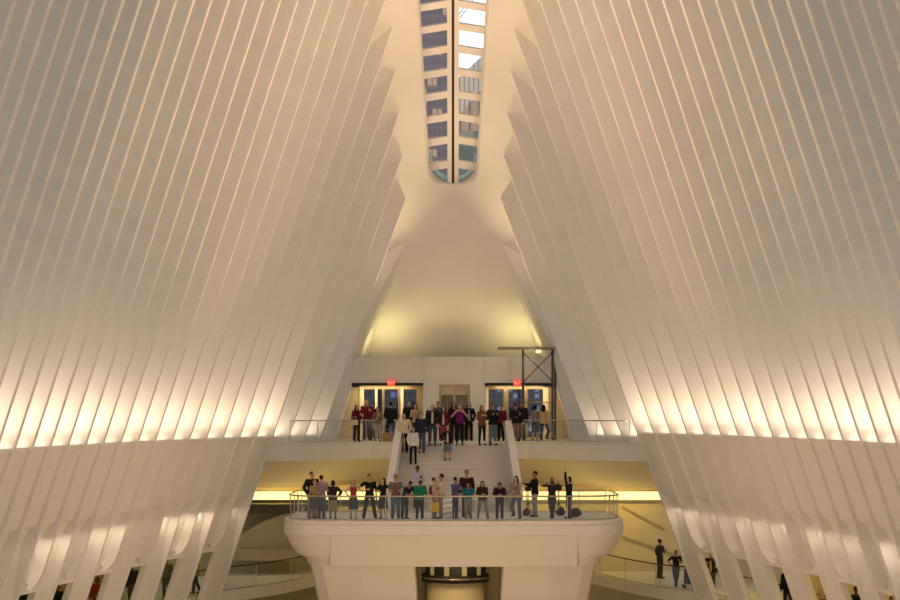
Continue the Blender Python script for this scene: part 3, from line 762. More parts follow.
def person(x, y, z, h, face, label, top=('tee',(.02,.02,.025)), bottom=('trousers',(.03,.03,.035)), hair=('short',(.02,.014,.01)),
           skin=(.50,.32,.23), arms=('down','down'), lean=0., legs='stand', fem=False, look=0., nod=0., shoes=(.03,.03,.03), inner=None, group=None, pat=None, hat=None, backpack=None):
    S = h/1.75
    lean_r = math.radians(lean); hip = Vector((0,.0,.92))
    def T(p):
        w = smooth((p.z-.86)/.14)
        if lean_r == 0 or w == 0: return Vector(p)
        r = Matrix.Rotation(lean_r*w, 3, 'X')     # forward = -Y
        return hip + r @ (p-hip)
    sw_ = .172 if fem else .195; hw = .09
    sh = {-1: Vector((-sw_,0,1.415)), 1: Vector((sw_,0,1.415))}
    UA, FA = .28, .25
    J = {}
    for s, nm in ((-1,arms[0]),(1,arms[1])):
        e, w_ = ARMS[nm]; e = Vector((s*e[0],e[1],e[2])).normalized()*UA
        wv = Vector((s*w_[0],w_[1],w_[2])) ; f = (wv-e).normalized()*FA
        # the arms hang or reach in the upright frame; the shoulder follows the lean
        S0 = T(sh[s]); J[s] = (S0, S0+e, S0+e+f, f.normalized())
    LG = {}
    for s in (-1,1):
        hipj = Vector((s*hw,0,.90))
        if legs == 'stand': kn, an = Vector((s*.105,-.015,.49)), Vector((s*.115,.02,.085))
        elif legs == 'wide': kn, an = Vector((s*.16,-.02,.49)), Vector((s*.23,.02,.085))
        elif legs == 'stride': kn, an = Vector((s*.09,-.10*s-.03,.49)), Vector((s*.09,-.20*s+.04,.085+(.0 if s>0 else .0)))
        elif legs == 'bent': kn, an = (Vector((.11,-.02,.49)), Vector((.12,.02,.085))) if s > 0 else (Vector((-.17,-.16,.52)), Vector((-.20,.10,.20)))
        elif legs == 'cross': kn, an = Vector((s*.07,-.03*s,.49)), Vector((-s*.03,-.06*s,.085))
        LG[s] = (hipj, kn, an)
    def torso(inf=0., z0=.80, z1=1.47):
        W = .86 if fem else 1.
        secs = [(0,.0,.80,.105,.085),(0,.005,.86,.165,.115),(0,.005,.94,.172 if fem else .165,.118),(0,0,1.04,.142*W,.098),(0,0,1.12,.135*W,.095),
                (0,0,1.22,.152*W,.108),(0,-.005 if not fem else -.015,1.31,.168*W,.115 if fem else .112),(0,.0,1.39,.172*W,.095),(0,.0,1.44,.125*W,.075),(0,.0,1.475,.062,.058)]
        secs = [q for q in secs if z0-.01 <= q[2] <= z1+.01]
        return nloft([(a,b,c,d+inf,e+inf) for a,b,c,d,e in secs])
    NK, HD = T(Vector((0,.005,1.47))), None
    hM = Matrix.Rotation(math.radians(look),3,'Z') @ Matrix.Rotation(lean_r*.75+math.radians(nod),3,'X')
    nb = T(Vector((0,.0,1.475)))
    def HP(p): return nb + hM @ (Vector(p)-Vector((0,0,1.475)))
    # ---- the body, one continuous surface
    B = Solid(); B.add(torso(), T)
    B.add(ncap(T(Vector((0,.008,1.40))), HP((0,-.005,1.55)), .058 if not fem else .05, .052 if not fem else .045))
    B.add(nell((0,.0,1.645),.074,.094,.105), HP); B.add(nell((0,-.032,1.575),.052,.058,.055), HP)
    B.add(ncap((0,-.088,1.655),(0,-.108,1.612),.010,.016,8), HP)            # nose
    for s in (-1,1):
        B.add(nell((s*.076,.012,1.63),.012,.022,.034), HP)                   # ear
        B.add(nell((s*.030,-.080,1.652),.014,.012,.009), HP)                 # eye
    B.add(nell((0,-.092,1.578),.024,.010,.009), HP)                          # mouth
    for s in (-1,1):
        a, e, w_, f = J[s]
        B.add(ncap(T(Vector((s*sw_*.5,0,1.40))), a, .062, .060)); B.add(ncap(a, e, .052 if not fem else .044, .040 if not fem else .034)); B.add(ncap(e, w_, .040 if not fem else .034, .026))
        # hand: palm, four fingers of unequal length, thumb from the side of the palm
        side = f.cross(Vector((0,1,0)) if abs(f.y) < .8 else Vector((0,0,1))).normalized(); nrm = side.cross(f).normalized()
        inward = Vector((-s,0,0)) if abs(f.x) < .7 else Vector((0,-1,0))
        if nrm.dot(inward) < 0: nrm = -nrm
        side = f.cross(nrm).normalized()
        if side.y > 0 and abs(side.y) > .3: side = -side
        pc = w_ + f*.05
        for t in (-.028,-.010,.010,.028): B.add(ncap(w_+side*t*.7, w_+f*.085+side*t, .016, .013, 8))
        for t, L in ((.030,.068),(.010,.078),(-.010,.073),(-.029,.056)):
            p0 = w_+f*.085+side*t; p1 = p0 + (f+nrm*.25).normalized()*L*.55; p2 = p1 + (f+nrm*.9).normalized()*L*.5
            B.add(ncap(p0,p1,.0098,.0090,8)); B.add(ncap(p1,p2,.0090,.0078,8))
        t0 = w_+f*.025+side*.026; t1 = t0 + (f*.6+side*.75+nrm*.3).normalized()*.045; t2 = t1 + (f*.9+side*.25+nrm*.35).normalized()*.034
        B.add(ncap(t0,t1,.0135,.0105,8)); B.add(ncap(t1,t2,.0105,.0088,8))
    for s in (-1,1):
        a, k_, n_ = LG[s]
        B.add(ncap(a,k_,.083,.052)); B.add(ncap(k_,lerp(k_,n_,.35) if False else k_+(n_-k_)*.35,.050,.052)); B.add(ncap(k_+(n_-k_)*.35,n_,.052,.036))
        B.add(ncap(n_+Vector((0,.03,-.045)), n_+Vector((s*.015,-.15,-.055)), .036, .028))
    me = B.mesh('person', .0062, .16, 2)
    for q in (skinm(skin), EYE, LIP): me.materials.append(q)
    eyes = [HP((q*.030,-.09,1.652)) for q in (-1,1)]; mo = HP((0,-.1,1.578))
    for p in me.polygons:
        if any((p.center-e).length < .014 for e in eyes): p.material_index = 1
        elif (p.center-mo).length < .020: p.material_index = 2
    me.transform(Matrix.Scale(S,4))
    o = bpy.data.objects.new('person', me); C.objects.link(o)
    o.location = (x,y,z); o.rotation_euler = (0,0,math.radians(face)); tag(o, label, 'person', group)
    def child(sol, nm, m, voxel=.013, it=3, lab=None, dec=.5, par=None):
        me2 = sol.mesh(nm, voxel, dec, it); me2.materials.append(m); me2.transform(Matrix.Scale(S,4))
        c = bpy.data.objects.new(nm, me2); C.objects.link(c); c.parent = par or o
        if lab: c['label'] = lab
        return c
    # ---- top
    kind, tc_ = top
    inf = {'tee':.018,'tank':.014,'shirt':.022,'sweater':.026,'jacket':.036,'hoodie':.036,'coat':.038}[kind]
    G = Solid(); hemz = {'coat':.80,'jacket':.86,'hoodie':.86}.get(kind, .86)
    G.add(torso(inf, hemz, 1.44), T)
    if kind == 'coat': G.add(nloft([(0,.0,.62,.21,.16),(0,.0,.80,.20,.15),(0,0,.94,.19,.14)]), T)
    for s in (-1,1):
        a, e, w_, f = J[s]
        r1 = (.052 if not fem else .044)+inf*.8; r2 = (.040 if not fem else .034)+inf*.8
        if kind != 'tank':
            G.add(ncap(T(Vector((s*sw_*.45,0,1.39))), a, .066+inf*.5, .056+inf*.6))
            if kind == 'tee': G.add(ncap(a, a+(e-a)*.62, r1, r2+.012))
            else: G.add(ncap(a, e, r1, r2)); G.add(ncap(e, w_-f*.015, r2, .030+inf*.7))
        else: G.add(ncap(T(Vector((s*.11,0,1.36))), T(Vector((s*.11,0,1.44))), .030, .022))
    if kind in ('hoodie',): G.add(nell((0,.075,1.46),.11,.06,.07), T)
    if kind in ('shirt','jacket','coat'): G.add(nloft([(0,.005,1.43,.085,.075),(0,.005,1.50,.068,.066)]), T)
    top_o = child(G, {'tee':'tee_shirt','tank':'tank_top','shirt':'shirt','sweater':'sweater','jacket':'jacket','hoodie':'hoodie','coat':'coat'}[kind], cloth(tc_, pat))
    if inner:
        G = Solid(); G.add(nloft([(0,-.06-inf,.92,.06,.085),(0,-.055-inf,1.1,.055,.07),(0,-.06-inf,1.28,.06,.08),(0,-.03-inf,1.42,.05,.07)]), T); child(G, 'inner_shirt', cloth(inner), par=top_o)
    # ---- bottom
    kind, bc = bottom
    G = Solid()
    if kind in ('skirt','longskirt'):
        hem = .46 if kind == 'skirt' else .12
        G.add(nloft([(0,0,hem,.235 if kind=='skirt' else .27,.19),(0,0,.72,.205,.15),(0,0,.90,.188,.135),(0,0,1.02,.155,.112)]))
    else:
        fat = .008 if kind == 'leggings' else .018
        G.add(torso(fat, .80, 1.04), T)
        for s in (-1,1):
            a, k_, n_ = LG[s]
            if kind == 'shorts': G.add(ncap(a, a+(k_-a)*.92, .088+fat, .070+fat))
            elif kind == 'kneepants': G.add(ncap(a, k_, .088+fat, .062+fat)); G.add(ncap(k_, k_+(n_-k_)*.35, .064+fat, .055+fat))
            else:
                G.add(ncap(a, k_, .085+fat, .054+fat)); G.add(ncap(k_, n_+Vector((0,.0,.02)), .054+fat, (.040 if kind=='leggings' else .050)+fat))
    child(G, {'skirt':'skirt','longskirt':'long_skirt','shorts':'shorts','kneepants':'knee_trousers','leggings':'leggings'}.get(kind,'trousers'), cloth(bc))
    # ---- shoes
    for s in (-1,1):
        n_ = LG[s][2]; G = Solid(); b = n_ + Vector((0,0,-.085))
        G.add(ncap(b+Vector((0,.035,.048)), b+Vector((s*.015,-.155,.040)), .046, .037)); G.add(nell(b+Vector((s*.008,-.06,.018)),.050,.145,.020)); G.add(ncap(b+Vector((0,.015,.05)), n_+Vector((0,.01,.02)), .048,.046))
        child(G, 'shoe', cloth(shoes), .011, 2)
    # ---- hair
    hk, hc = hair
    if hk != 'bald':
        G = Solid(); G.add(nell((0,.020,1.668),.083,.096,.100), HP)
        if hk in ('long','ponytail','bob'):
            G.add(nell((0,.055,1.60),.082,.060,.10), HP)
        if hk == 'long':
            G.add(nloft([(0,.075,1.33,.080,.030),(0,.075,1.45,.10,.045),(0,.06,1.58,.095,.060),(0,.045,1.66,.085,.07)]), HP)
            for s in (-1,1): G.add(ncap((s*.078,.0,1.64),(s*.092,-.035,1.40),.022,.018), HP)
        if hk == 'ponytail': G.add(ncap((0,.11,1.66),(0,.13,1.45),.032,.018), HP)
        if hk == 'bun': G.add(nell((0,.09,1.73),.045,.045,.045), HP)
        if hk == 'bob':
            for s in (-1,1): G.add(ncap((s*.076,.0,1.66),(s*.080,-.01,1.54),.024,.022), HP)
        child(G, 'hair', cloth(hc), .011, 3)
    if hat:
        G = Solid(); G.add(nell((0,.012,1.695),.092,.108,.072), HP); G.add(nell((0,-.12,1.690),.065,.06,.012), HP); child(G, 'cap', cloth(hat), .010, 2)
    if backpack:
        G = Solid(); G.add(nell((0,.17,1.22),.13,.075,.20), T); 
        for s in (-1,1): G.add(ncap(T(Vector((s*.09,.12,1.36))), T(Vector((s*.10,-.02,1.46))), .02,.02)); G.add(ncap(T(Vector((s*.10,-.02,1.46))), T(Vector((s*.11,-.14,1.25))), .02,.018))
        child(G, 'backpack', cloth(backpack))
    M = Matrix.Translation((x,y,z)) @ Matrix.Rotation(math.radians(face),4,'Z')
    return {'hand': {s: M @ ((J[s][2]+J[s][3]*.09)*S) for s in (-1,1)}, 'o': o}
BLK=(.014,.013,.015); NAVY=(.018,.026,.055); JEAN=(.07,.11,.18); LJEAN=(.20,.26,.34); GREY=(.16,.15,.15); KHAKI=(.32,.25,.15); CREAMC=(.68,.60,.48); WHT=(.75,.72,.70)
HB=(.012,.009,.008); HBR=(.07,.03,.015); HRED=(.13,.045,.02)
SK1=(.55,.35,.25); SK2=(.30,.17,.11); SK3=(.10,.055,.035); SK4=(.46,.28,.19)
def at(x, Y): return px(x, Y), Y
PL = ZP+.02; GP = 'people along the rail of the viewing platform'; GU = 'people on the upper balcony and stairs'; GL_ = 'people on the lower walkways'
def P(x, Y, z, h, face, label, **kw): return person(px(x,Y), Y, z, h*(1.055 if z < -2 else 1.07), face, label, **kw)
# --- viewing platform, from left to right
P(312.0,79.6,PL,1.86,25,'tall person in black jacket and jeans, leftmost at the platform rail',top=('jacket',BLK),bottom=('trousers',LJEAN),arms=('pocket','pocket'),hair=('short',HB),skin=SK4,look=15,group=GP)
P(314.6,78.9,PL,1.58,-20,'person in tan top and dark shorts in front of tall person in black jacket',top=('tee',(.28,.22,.13)),bottom=('shorts',(.10,.11,.14)),arms=('down','phone'),hair=('short',HBR),skin=SK4,fem=True,look=30,group=GP)
P(321.6,78.9,PL,1.74,150,'person in plaid purple grey shirt and jeans, back to the rail',top=('shirt',(.26,.18,.24)),pat='plaid',bottom=('trousers',JEAN),arms=('phone','pocket'),hair=('short',HB),skin=SK4,group=GP)
P(333.0,78.9,PL,1.54,170,'person with black jacket and khaki knee trousers standing at the platform rail',top=('jacket',(.025,.02,.016)),bottom=('kneepants',KHAKI),arms=('hip','phone'),hair=('bob',HB),skin=SK2,group=GP)
P(353.4,78.8,PL,1.56,0,'woman with long red brown hair, red top and dark skirt',top=('tank',(.30,.05,.06)),bottom=('skirt',(.04,.055,.09)),arms=('hip','out'),hair=('long',HRED),skin=SK1,fem=True,group=GP)
P(369.6,79.0,PL,1.78,10,'man in black shirt and trousers reaching an arm toward woman in red top',top=('tee',BLK),bottom=('trousers',BLK),arms=('out','down'),hair=('short',HB),skin=SK4,legs='wide',look=20,group=GP)
P(383.0,78.9,PL,1.64,-25,'woman with dark wavy hair, black tee and short black skirt',top=('tee',BLK),bottom=('skirt',(.03,.03,.035)),arms=('folded','hip'),hair=('long',HB),skin=SK1,fem=True,look=-15,group=GP)
P(395.5,78.8,PL,1.77,0,'man in grey tee with reddish front and blue jeans',top=('tee',(.17,.15,.15)),inner=(.24,.09,.07),bottom=('trousers',JEAN),arms=('rail','rail'),hair=('short',HB),skin=SK4,group=GP)
P(404.6,79.2,PL,1.62,40,'person in dark navy tee bending forward over the rail',top=('tee',NAVY),bottom=('trousers',(.05,.05,.055)),arms=('rail','rail'),lean=34,nod=10,hair=('short',HB),skin=SK2,group=GP)
P(417.6,84.38,PL+RH,1.80,10,'man in pale lavender shirt at the foot of the stairs',top=('shirt',(.58,.50,.66)),bottom=('trousers',(.05,.05,.06)),arms=('down','phone'),hair=('short',HB),skin=SK3,group=GP)
P(419.6,78.7,PL,1.60,10,'person in bright green jacket looking down at the rail',top=('jacket',(.01,.22,.13)),bottom=('trousers',(.012,.012,.014)),arms=('rail','rail'),lean=12,nod=38,hair=('short',HB),skin=SK2,group=GP)
a=P(434.6,78.9,PL,1.64,75,'woman with reddish hair and dark red backpack, facing the man in cream',top=('tee',(.55,.42,.34)),bottom=('trousers',KHAKI),arms=('carry','carry'),hair=('bun',HBR),skin=SK1,fem=True,backpack=(.16,.035,.03),group=GP)
P(441.0,79.3,PL,1.78,-75,'man in cream shirt and khaki trousers, facing the woman with backpack',top=('tee',CREAMC),bottom=('trousers',(.42,.33,.22)),arms=('phone','forward'),hair=('short',HB),skin=SK4,look=-10,group=GP)
P(454.6,78.8,PL,1.67,45,'man in blue violet shirt and dark jeans with forearms on the rail',top=('shirt',(.10,.10,.24)),bottom=('trousers',(.03,.035,.06)),arms=('forward','rail'),lean=6,hair=('short',HB),skin=SK2,look=20,group=GP)
P(466.6,80.6,PL,1.90,0,'tall man in dark maroon sweater behind the person in teal',top=('sweater',(.045,.016,.022)),bottom=('trousers',(.04,.04,.05)),arms=('down','down'),hair=('short',HB),skin=SK4,group=GP)
P(468.2,78.7,PL,1.50,0,'young person in teal tee and grey trousers leaning on the rail',top=('tee',(.01,.17,.26)),bottom=('trousers',(.22,.21,.19)),arms=('rail','rail'),lean=14,nod=8,hair=('short',HB),skin=SK2,group=GP)
P(482.6,78.7,PL,1.55,-5,'woman with dark brown hair, olive black jacket and grey jeans on the rail',top=('jacket',(.04,.03,.016)),bottom=('trousers',(.20,.22,.22)),arms=('folded','rail'),lean=14,nod=14,hair=('long',(.035,.016,.01)),skin=SK1,fem=True,legs='wide',group=GP)
P(499.6,78.7,PL,1.54,0,'person in dark purple jacket with folded arms on the rail',top=('jacket',(.035,.014,.035)),bottom=('trousers',(.022,.02,.022)),arms=('folded','folded'),lean=18,nod=30,hair=('bob',HB),skin=SK4,group=GP)
P(517.0,78.9,PL,1.72,-30,'woman with long black hair, grey beige top and jeans, one knee bent',top=('sweater',(.33,.24,.19)),bottom=('trousers',(.09,.10,.15)),arms=('rail','rail'),lean=8,hair=('long',HB),skin=SK1,fem=True,legs='bent',group=GP)
P(534.8,80.9,PL,1.84,-80,'man in black sweater and pale jeans, side on, by a black stand',top=('sweater',BLK),bottom=('trousers',(.30,.31,.34)),arms=('forward','forward'),hair=('short',HB),skin=SK2,group=GP)
b=P(552.0,79.3,PL,1.64,0,'person in black with both elbows raised, holding something over the head',top=('tee',(.03,.02,.02)),bottom=('trousers',(.025,.022,.022)),arms=('wide','wide'),hair=('short',HB),skin=SK2,legs='cross',group=GP)
c=P(569.0,79.6,PL,1.66,-70,'person in black sweater and purple leggings with an arm raised high',top=('sweater',BLK),bottom=('leggings',(.16,.05,.10)),arms=('up','camera'),hair=('bob',HB),skin=SK4,group=GP)
# --- upper balcony and stairs
P(356.6,88.2,0.,1.60,30,'woman with long dark hair in maroon jacket at the left balcony rail',top=('jacket',(.09,.012,.02)),bottom=('trousers',(.03,.02,.02)),arms=('down','phone'),hair=('long',HB),skin=SK1,fem=True,group=GU)
P(366.8,88.9,0.,1.84,10,'balding man in dark red shirt near left street doors',top=('shirt',(.16,.012,.018)),bottom=('trousers',(.025,.02,.022)),arms=('down','phone'),hair=('bald',HB),skin=SK1,group=GU)
P(372.8,89.9,0.,1.70,-30,'person in dark blue top between red shirt and tan top',top=('sweater',(.02,.03,.10)),bottom=('trousers',(.02,.02,.025)),arms=('down','phone'),hair=('short',HB),skin=SK4,group=GU)
P(377.8,89.0,0.,1.52,-10,'person in tan top and pale grey trousers on the balcony',top=('sweater',(.22,.17,.13)),bottom=('trousers',(.36,.32,.28)),arms=('folded','phone'),hair=('short',HBR),skin=SK1,group=GU)
P(390.6,89.2,0.,1.72,-160,'man in black jacket and black cap facing the left street doors',top=('jacket',BLK),bottom=('trousers',BLK),arms=('pocket','phone'),hair=('short',HB),skin=SK4,legs='wide',hat=BLK,group=GU)
def SP(x, Y, h, face, label, **kw): return P(x, Y, stair_z(Y), h, face, label, group=GU, **kw)
SP(404.2,88.45,1.72,0,'person in cream hoodie and black trousers beside the left stair wall',top=('hoodie',(.66,.57,.44)),bottom=('trousers',BLK),arms=('pocket','pocket'),hair=('bob',HB),skin=SK1)
SP(409.4,90.2,1.78,0,'person in black coat behind the cream hoodie',top=('coat',BLK),bottom=('trousers',BLK),hair=('short',HB),skin=SK1)
SP(415.6,89.9,1.66,-10,'woman in pale tan top behind the man in navy sweater',top=('sweater',(.52,.38,.27)),bottom=('trousers',(.05,.05,.06)),hair=('long',HBR),skin=SK1,fem=True,arms=('phone','down'))
SP(421.6,88.45,1.78,0,'man in navy sweater and jeans a few steps down the stairs',top=('sweater',(.022,.028,.055)),bottom=('trousers',JEAN),hair=('short',HBR),skin=SK1,arms=('down','down'),legs='stride')
SP(413.2,87.58,1.62,0,'girl in white top and black leggings lowest on the stairs',top=('sweater',WHT),bottom=('leggings',BLK),hair=('long',HBR),skin=SK1,fem=True,arms=('pocket','down'))
SP(432.4,88.98,1.80,0,'man in open dark jacket over white shirt at the stair head',top=('jacket',(.025,.02,.022)),inner=(.62,.58,.55),bottom=('trousers',(.06,.08,.13)),hair=('bald',HB),skin=(.58,.30,.22),arms=('down','pocket'))
SP(438.0,90.4,1.76,0,'man in grey jacket behind the one with white shirt',top=('jacket',(.10,.09,.10)),bottom=('trousers',NAVY),hair=('short',HBR),skin=SK4,arms=('down','down'))
SP(443.8,88.98,1.70,-10,'woman in dark red jacket and pink trousers at the stair head',top=('jacket',(.09,.018,.02)),inner=(.6,.5,.45),bottom=('trousers',(.42,.05,.13)),hair=('long',HB),skin=SK1,fem=True,arms=('pocket','pocket'))
SP(447.6,87.87,1.48,0,'girl in black jacket and denim skirt on the top steps',top=('jacket',BLK),inner=(.65,.58,.52),bottom=('skirt',(.12,.17,.23)),hair=('long',HBR),skin=SK1,fem=True,arms=('hip','down'))
SP(454.0,90.2,1.74,15,'person in black with long dark hair in front of the lift doors',top=('sweater',BLK),bottom=('trousers',BLK),hair=('long',HB),skin=SK4,fem=True)
SP(459.6,88.98,1.80,0,'person in purple top and black trousers in front of the lift doors',top=('tee',(.15,.012,.14)),bottom=('trousers',BLK),hair=('short',HB),skin=SK1,arms=('camera','camera'))
SP(469.0,89.6,1.72,0,'person in black cardigan over pale tee beside the lift doors',top=('jacket',BLK),inner=(.50,.44,.46),bottom=('trousers',BLK),hair=('bob',HB),skin=SK1,fem=True,arms=('down','pocket'))
SP(482.0,88.98,1.74,20,'woman with long brown hair, rust brown jacket and black leggings',top=('jacket',(.20,.075,.045)),bottom=('leggings',BLK),hair=('long',HRED),skin=SK1,fem=True,arms=('phone','phone'))
SP(492.8,88.98,1.82,20,'man in black jacket and faded jeans at the stair head, right side',top=('jacket',BLK),bottom=('trousers',(.12,.15,.20)),hair=('short',HB),skin=SK2,arms=('phone','phone'))
SP(501.0,90.3,1.60,-20,'person in dark red half hidden behind the right stair wall',top=('jacket',(.16,.02,.03)),bottom=('trousers',BLK),hair=('short',HB),skin=SK1)
P(515.8,88.98,0.,1.62,20,'person in black with reddish cap behind the right balcony rail',top=('jacket',BLK),bottom=('trousers',(.25,.14,.09)),hair=('short',HB),skin=SK4,hat=(.25,.04,.035),group=GU,arms=('rail','phone'))
P(521.8,89.2,0.,1.74,-20,'man in dark jacket and jeans leaning by the scaffold post',top=('jacket',(.02,.018,.03)),bottom=('trousers',(.035,.045,.065)),hair=('short',HB),skin=SK2,group=GU,arms=('phone','down'))
P(535.2,88.9,0.,1.60,160,'person with black hair in grey purple tee and shorts, under the scaffold',top=('tee',(.22,.18,.22)),bottom=('shorts',(.05,.045,.05)),hair=('bob',HB),skin=SK1,group=GU,arms=('phone','phone'))
P(543.8,88.6,0.,1.60,150,'woman with long dark hair and tan jacket, back turned',top=('jacket',(.50,.35,.19)),bottom=('trousers',(.03,.035,.05)),hair=('long',HB),skin=SK1,fem=True,group=GU,arms=('down','phone'),legs='bent')
# --- lower walkways behind the ribs
def WP(s, x, Y, h, face, label, off=.75, **kw):
    return person(px(x,Y), Y, ZW, h, face, label, group=GL_, **kw)
WP(1,660.0,91.2,1.88,120,'man in dark grey tee with a backpack standing on the right walkway',top=('tee',(.06,.065,.06)),bottom=('trousers',(.06,.055,.04)),hair=('short',HB),skin=SK2,backpack=(.05,.045,.04),arms=('phone','down'))
WP(1,676.0,86.9,1.66,0,'man in black tee and dark jeans looking over the right walkway rail',top=('tee',BLK),bottom=('trousers',(.035,.03,.025)),hair=('short',HB),skin=SK2,arms=('hip','phone'),legs='cross')
WP(1,711.2,83.4,1.86,-20,'person in black jacket seen between the first rib legs on the right',top=('jacket',BLK),inner=(.35,.22,.12),bottom=('trousers',(.08,.08,.08)),hair=('short',HBR),skin=SK2,arms=('phone','pocket'))
WP(1,788.0,75.6,1.84,-30,'dark figure half hidden by a rib leg, fourth person on the right walkway',top=('jacket',BLK),bottom=('trousers',BLK),hair=('short',HB),skin=SK2)
WP(1,823.5,72.0,1.62,0,'person with light brown hair at the bottom edge behind the right ribs',top=('tee',(.6,.42,.25)),bottom=('trousers',BLK),hair=('short',(.25,.13,.06)),skin=SK1)
WP(1,856.0,67.8,1.78,0,'person in dark green behind the right rib legs near the picture edge',top=('sweater',(.02,.035,.025)),bottom=('trousers',BLK),hair=('short',(.02,.03,.02)),skin=SK3)
WP(1,891.5,64.6,1.74,0,'person in dark red, last one on the right walkway',top=('sweater',(.16,.012,.02)),bottom=('trousers',BLK),hair=('short',HB),skin=SK2)
WP(-1,196.0,83.6,1.72,-60,'person in yellow jacket and black trousers on the left walkway',top=('jacket',(.45,.34,.05)),bottom=('trousers',BLK),hair=('short',HB),skin=SK4,legs='stride')
WP(-1,166.6,80.4,1.86,-20,'person in patterned black and white top on the left walkway',top=('shirt',(.13,.13,.13)),pat='plaid',bottom=('trousers',(.06,.06,.05)),hair=('short',HB),skin=SK2)
WP(-1,132.4,77.2,1.86,-20,'person in dark blue grey coat behind the left rib legs',top=('coat',(.04,.045,.06)),bottom=('trousers',BLK),hair=('short',HB),skin=SK4)
WP(-1,97.0,73.6,1.60,-10,'person with black hair and red top at the lower left edge',top=('jacket',(.30,.03,.02)),bottom=('trousers',BLK),hair=('bob',HB),skin=SK2)
WP(-1,25.5,66.6,1.90,0,'person in dark green coat far left behind the rib legs',top=('coat',(.02,.035,.022)),bottom=('trousers',BLK),hair=('short',HB),skin=SK3)
WP(-1,57.5,69.6,1.70,0,'person in black mostly hidden, second from the far left',top=('jacket',BLK),bottom=('trousers',BLK),hair=('short',HB),skin=SK2)
# --- things they carry and things standing about
def bag(name, x, Y, z, w, d, h, col, label, handles=True, cat='bag'):
    X = px(x,Y); t = Thing(name, (X,Y,z), label, cat)
    m = MB().rings([[(X+sx*w*f/2,Y+sy*d*f/2,zz) for sx,sy in ((-1,-1),(1,-1),(1,1),(-1,1))] for zz,f in ((z,.92),(z+.03,1),(z+h*.6,1.),(z+h,.88))])
    t.part(m, 'body', cloth(col), False, .02)
    if handles:
        for q in (-1,1): t.part(MB().tube([(X-w*.25,Y+q*d*.3,z+h-.02),(X-w*.2,Y+q*d*.22,z+h+.14),(X+w*.2,Y+q*d*.22,z+h+.14),(X+w*.25,Y+q*d*.3,z+h-.02)], .011, 6), 'handle', cloth(col))
    return t
hx = a['hand'][-1]
t = bag('shopping_bag', CX+(hx.x)*F/78.6-1.5, 78.55, hx.z-.50, .34,.12,.38, (.62,.42,.02), 'bright yellow shopping bag held at the platform rail')
t = bag('striped_bag', 447.6, 78.75, PL, .40,.22,.95, (.55,.60,.72), 'tall pale blue and white striped bag standing at the platform rail', False)
m = MB()
X = px(447.6,78.75)
for i in range(4): m.bar((X-.20,78.63,PL+.12+i*.22),(X+.20,78.63,PL+.20+i*.22),.012,.09)
t.part(m, 'white_stripe', cloth((.85,.85,.88)))
t = bag('tan_bag', 387.5, 89.0, 0., .45,.28,.42, (.33,.21,.12), 'tan bag on the balcony floor beside the man in black cap')
t = bag('cream_handbag', 354.5, 87.95, .78, .32,.14,.24, (.62,.55,.40), 'cream handbag of the woman in maroon jacket')
def lump(name, x, Y, z, w, d, h, col, label, cat='bag'):
    X = px(x,Y); G = Solid(); G.add(nell((0,0,h*.40),w/2,d/2,h*.40)); G.add(nell((w*.05,0,h*.62),w*.36,d*.42,h*.38)); G.add(ncap((-w*.1,0,h*.85),(w*.1,0,h*.97),.03,.03))
    me = G.mesh(name, .016, .5, 3); me.materials.append(cloth(col)); o = bpy.data.objects.new(name, me); C.objects.link(o); o.location = (X,Y,z)
    Sx = Solid(); Sx.add(ncap((-w*.15,-d*.40,h*.15),(-w*.12,-d*.30,h*.8),.022,.022)); me2 = Sx.mesh('strap', .012, .6, 1); me2.materials.append(DARK); c2 = bpy.data.objects.new('strap', me2); C.objects.link(c2); c2.parent = o
    return tag(o, label, cat)
lump('rucksack', 574.5, 80.6, PL, .62,.35,.40, (.045,.02,.035), 'dark rucksack on the platform floor behind the person with raised arm')
lump('rucksack', 526.5, 81.4, PL, .36,.30,.36, (.14,.03,.03), 'dark red rucksack at the foot of the left black stand')
lump('rucksack', 560.5, 81.6, PL, .42,.30,.38, (.02,.02,.022), 'black rucksack at the foot of the right black stand')
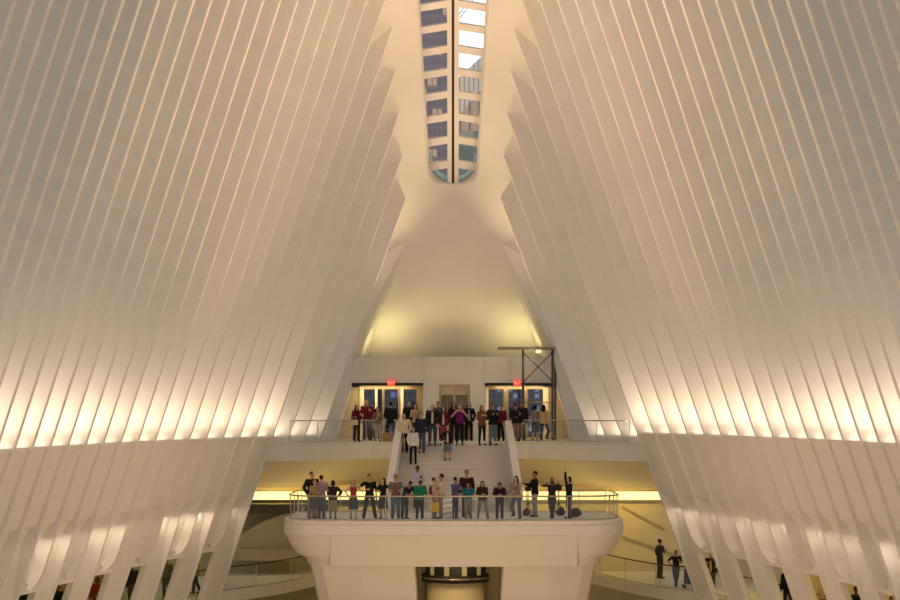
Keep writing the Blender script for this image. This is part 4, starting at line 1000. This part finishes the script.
# camera stands
for x, Y, lb, hd in ((528.0,81.2,'black tripod stand beside the man in pale jeans',0),(558.8,81.4,'black tripod stand between the two people with raised arms',1)):
    X = px(x,Y); t = Thing('tripod_stand', (X,Y,PL), lb, 'tripod', 'black tripod stands on the platform')
    t.part(MB().tube([(X,Y,PL+.35),(X,Y,PL+1.12)], .022, 8), 'column', DARK)
    for q in range(3):
        aa = 2*PI*q/3+.4; t.part(MB().tube([(X,Y,PL+.62),(X+.26*math.cos(aa),Y+.26*math.sin(aa),PL+.015)], .016, 6), 'leg', DARK)
    t.part(MB().box(X-.13,X+.13,Y-.03,Y+.03,PL+1.10,PL+1.27), 'head', DARK, bev=.01)
    t.part(MB().tube([(X+.1,Y,PL+1.15),(X-.22,Y-.05,PL+1.30)], .012, 6), 'pan_handle', DARK)
# objects in raised hands
h1 = (b['hand'][-1]+b['hand'][1])/2
t = Thing('camera', tuple(h1), 'black camera held up by the person with both elbows raised', 'camera')
t.part(MB().box(h1.x-.09,h1.x+.09,h1.y-.06,h1.y+.0,h1.z-.05,h1.z+.06), 'camera_body', DARK, bev=.008); t.part(MB().tube([h1+Vector((0,-.05,0)),h1+Vector((0,-.15,0))], .035, 12), 'lens', DARK)
h2 = c['hand'][-1]
t = Thing('phone', tuple(h2), 'pale phone held high by the person in purple leggings', 'phone')
t.part(MB().box(h2.x-.02,h2.x+.02,h2.y-.045,h2.y+.045,h2.z-.03,h2.z+.13), 'phone_case', mat('phone_case', (.62,.50,.40), .4), bev=.006)
t.part(MB().box(h2.x-.023,h2.x-.019,h2.y-.04,h2.y+.04,h2.z-.02,h2.z+.12), 'screen', DARK)
# pushchair on the right walkway
Y = 86.2; X = px(689.0,Y)
t = Thing('pushchair', (X,Y,ZW), 'small black pushchair beside the man in black tee on the right walkway', 'pushchair')
t.part(MB().prism([(X-.22,ZW+.22),(X+.22,ZW+.16),(X+.24,ZW+.36),(X+.02,ZW+.50),(X-.10,ZW+.88),(X-.20,ZW+.86)], 'y', Y-.2, Y+.2), 'seat', cloth(BLK), bev=.02)
t.part(MB().tube([(X-.22,Y-.2,ZW+.10),(X-.1,Y-.2,ZW+.9),(X-.3,Y-.2,ZW+1.0),(X-.3,Y+.2,ZW+1.0),(X-.1,Y+.2,ZW+.9),(X-.22,Y+.2,ZW+.10)], .014, 6), 'frame', DARK)
for dx in (-.22,.22):
    for dy in (-.2,.2): t.part(MB().tube([(X+dx,Y+dy-.02,ZW+.08),(X+dx,Y+dy+.02,ZW+.08)], .08, 14), 'wheel', DARK)
t.part(MB().bar((X-.22,Y-.2,ZW+.09),(X+.22,Y-.2,ZW+.20),.02), 'strut', DARK); t.part(MB().bar((X-.22,Y+.2,ZW+.09),(X+.22,Y+.2,ZW+.20),.02), 'strut', DARK)
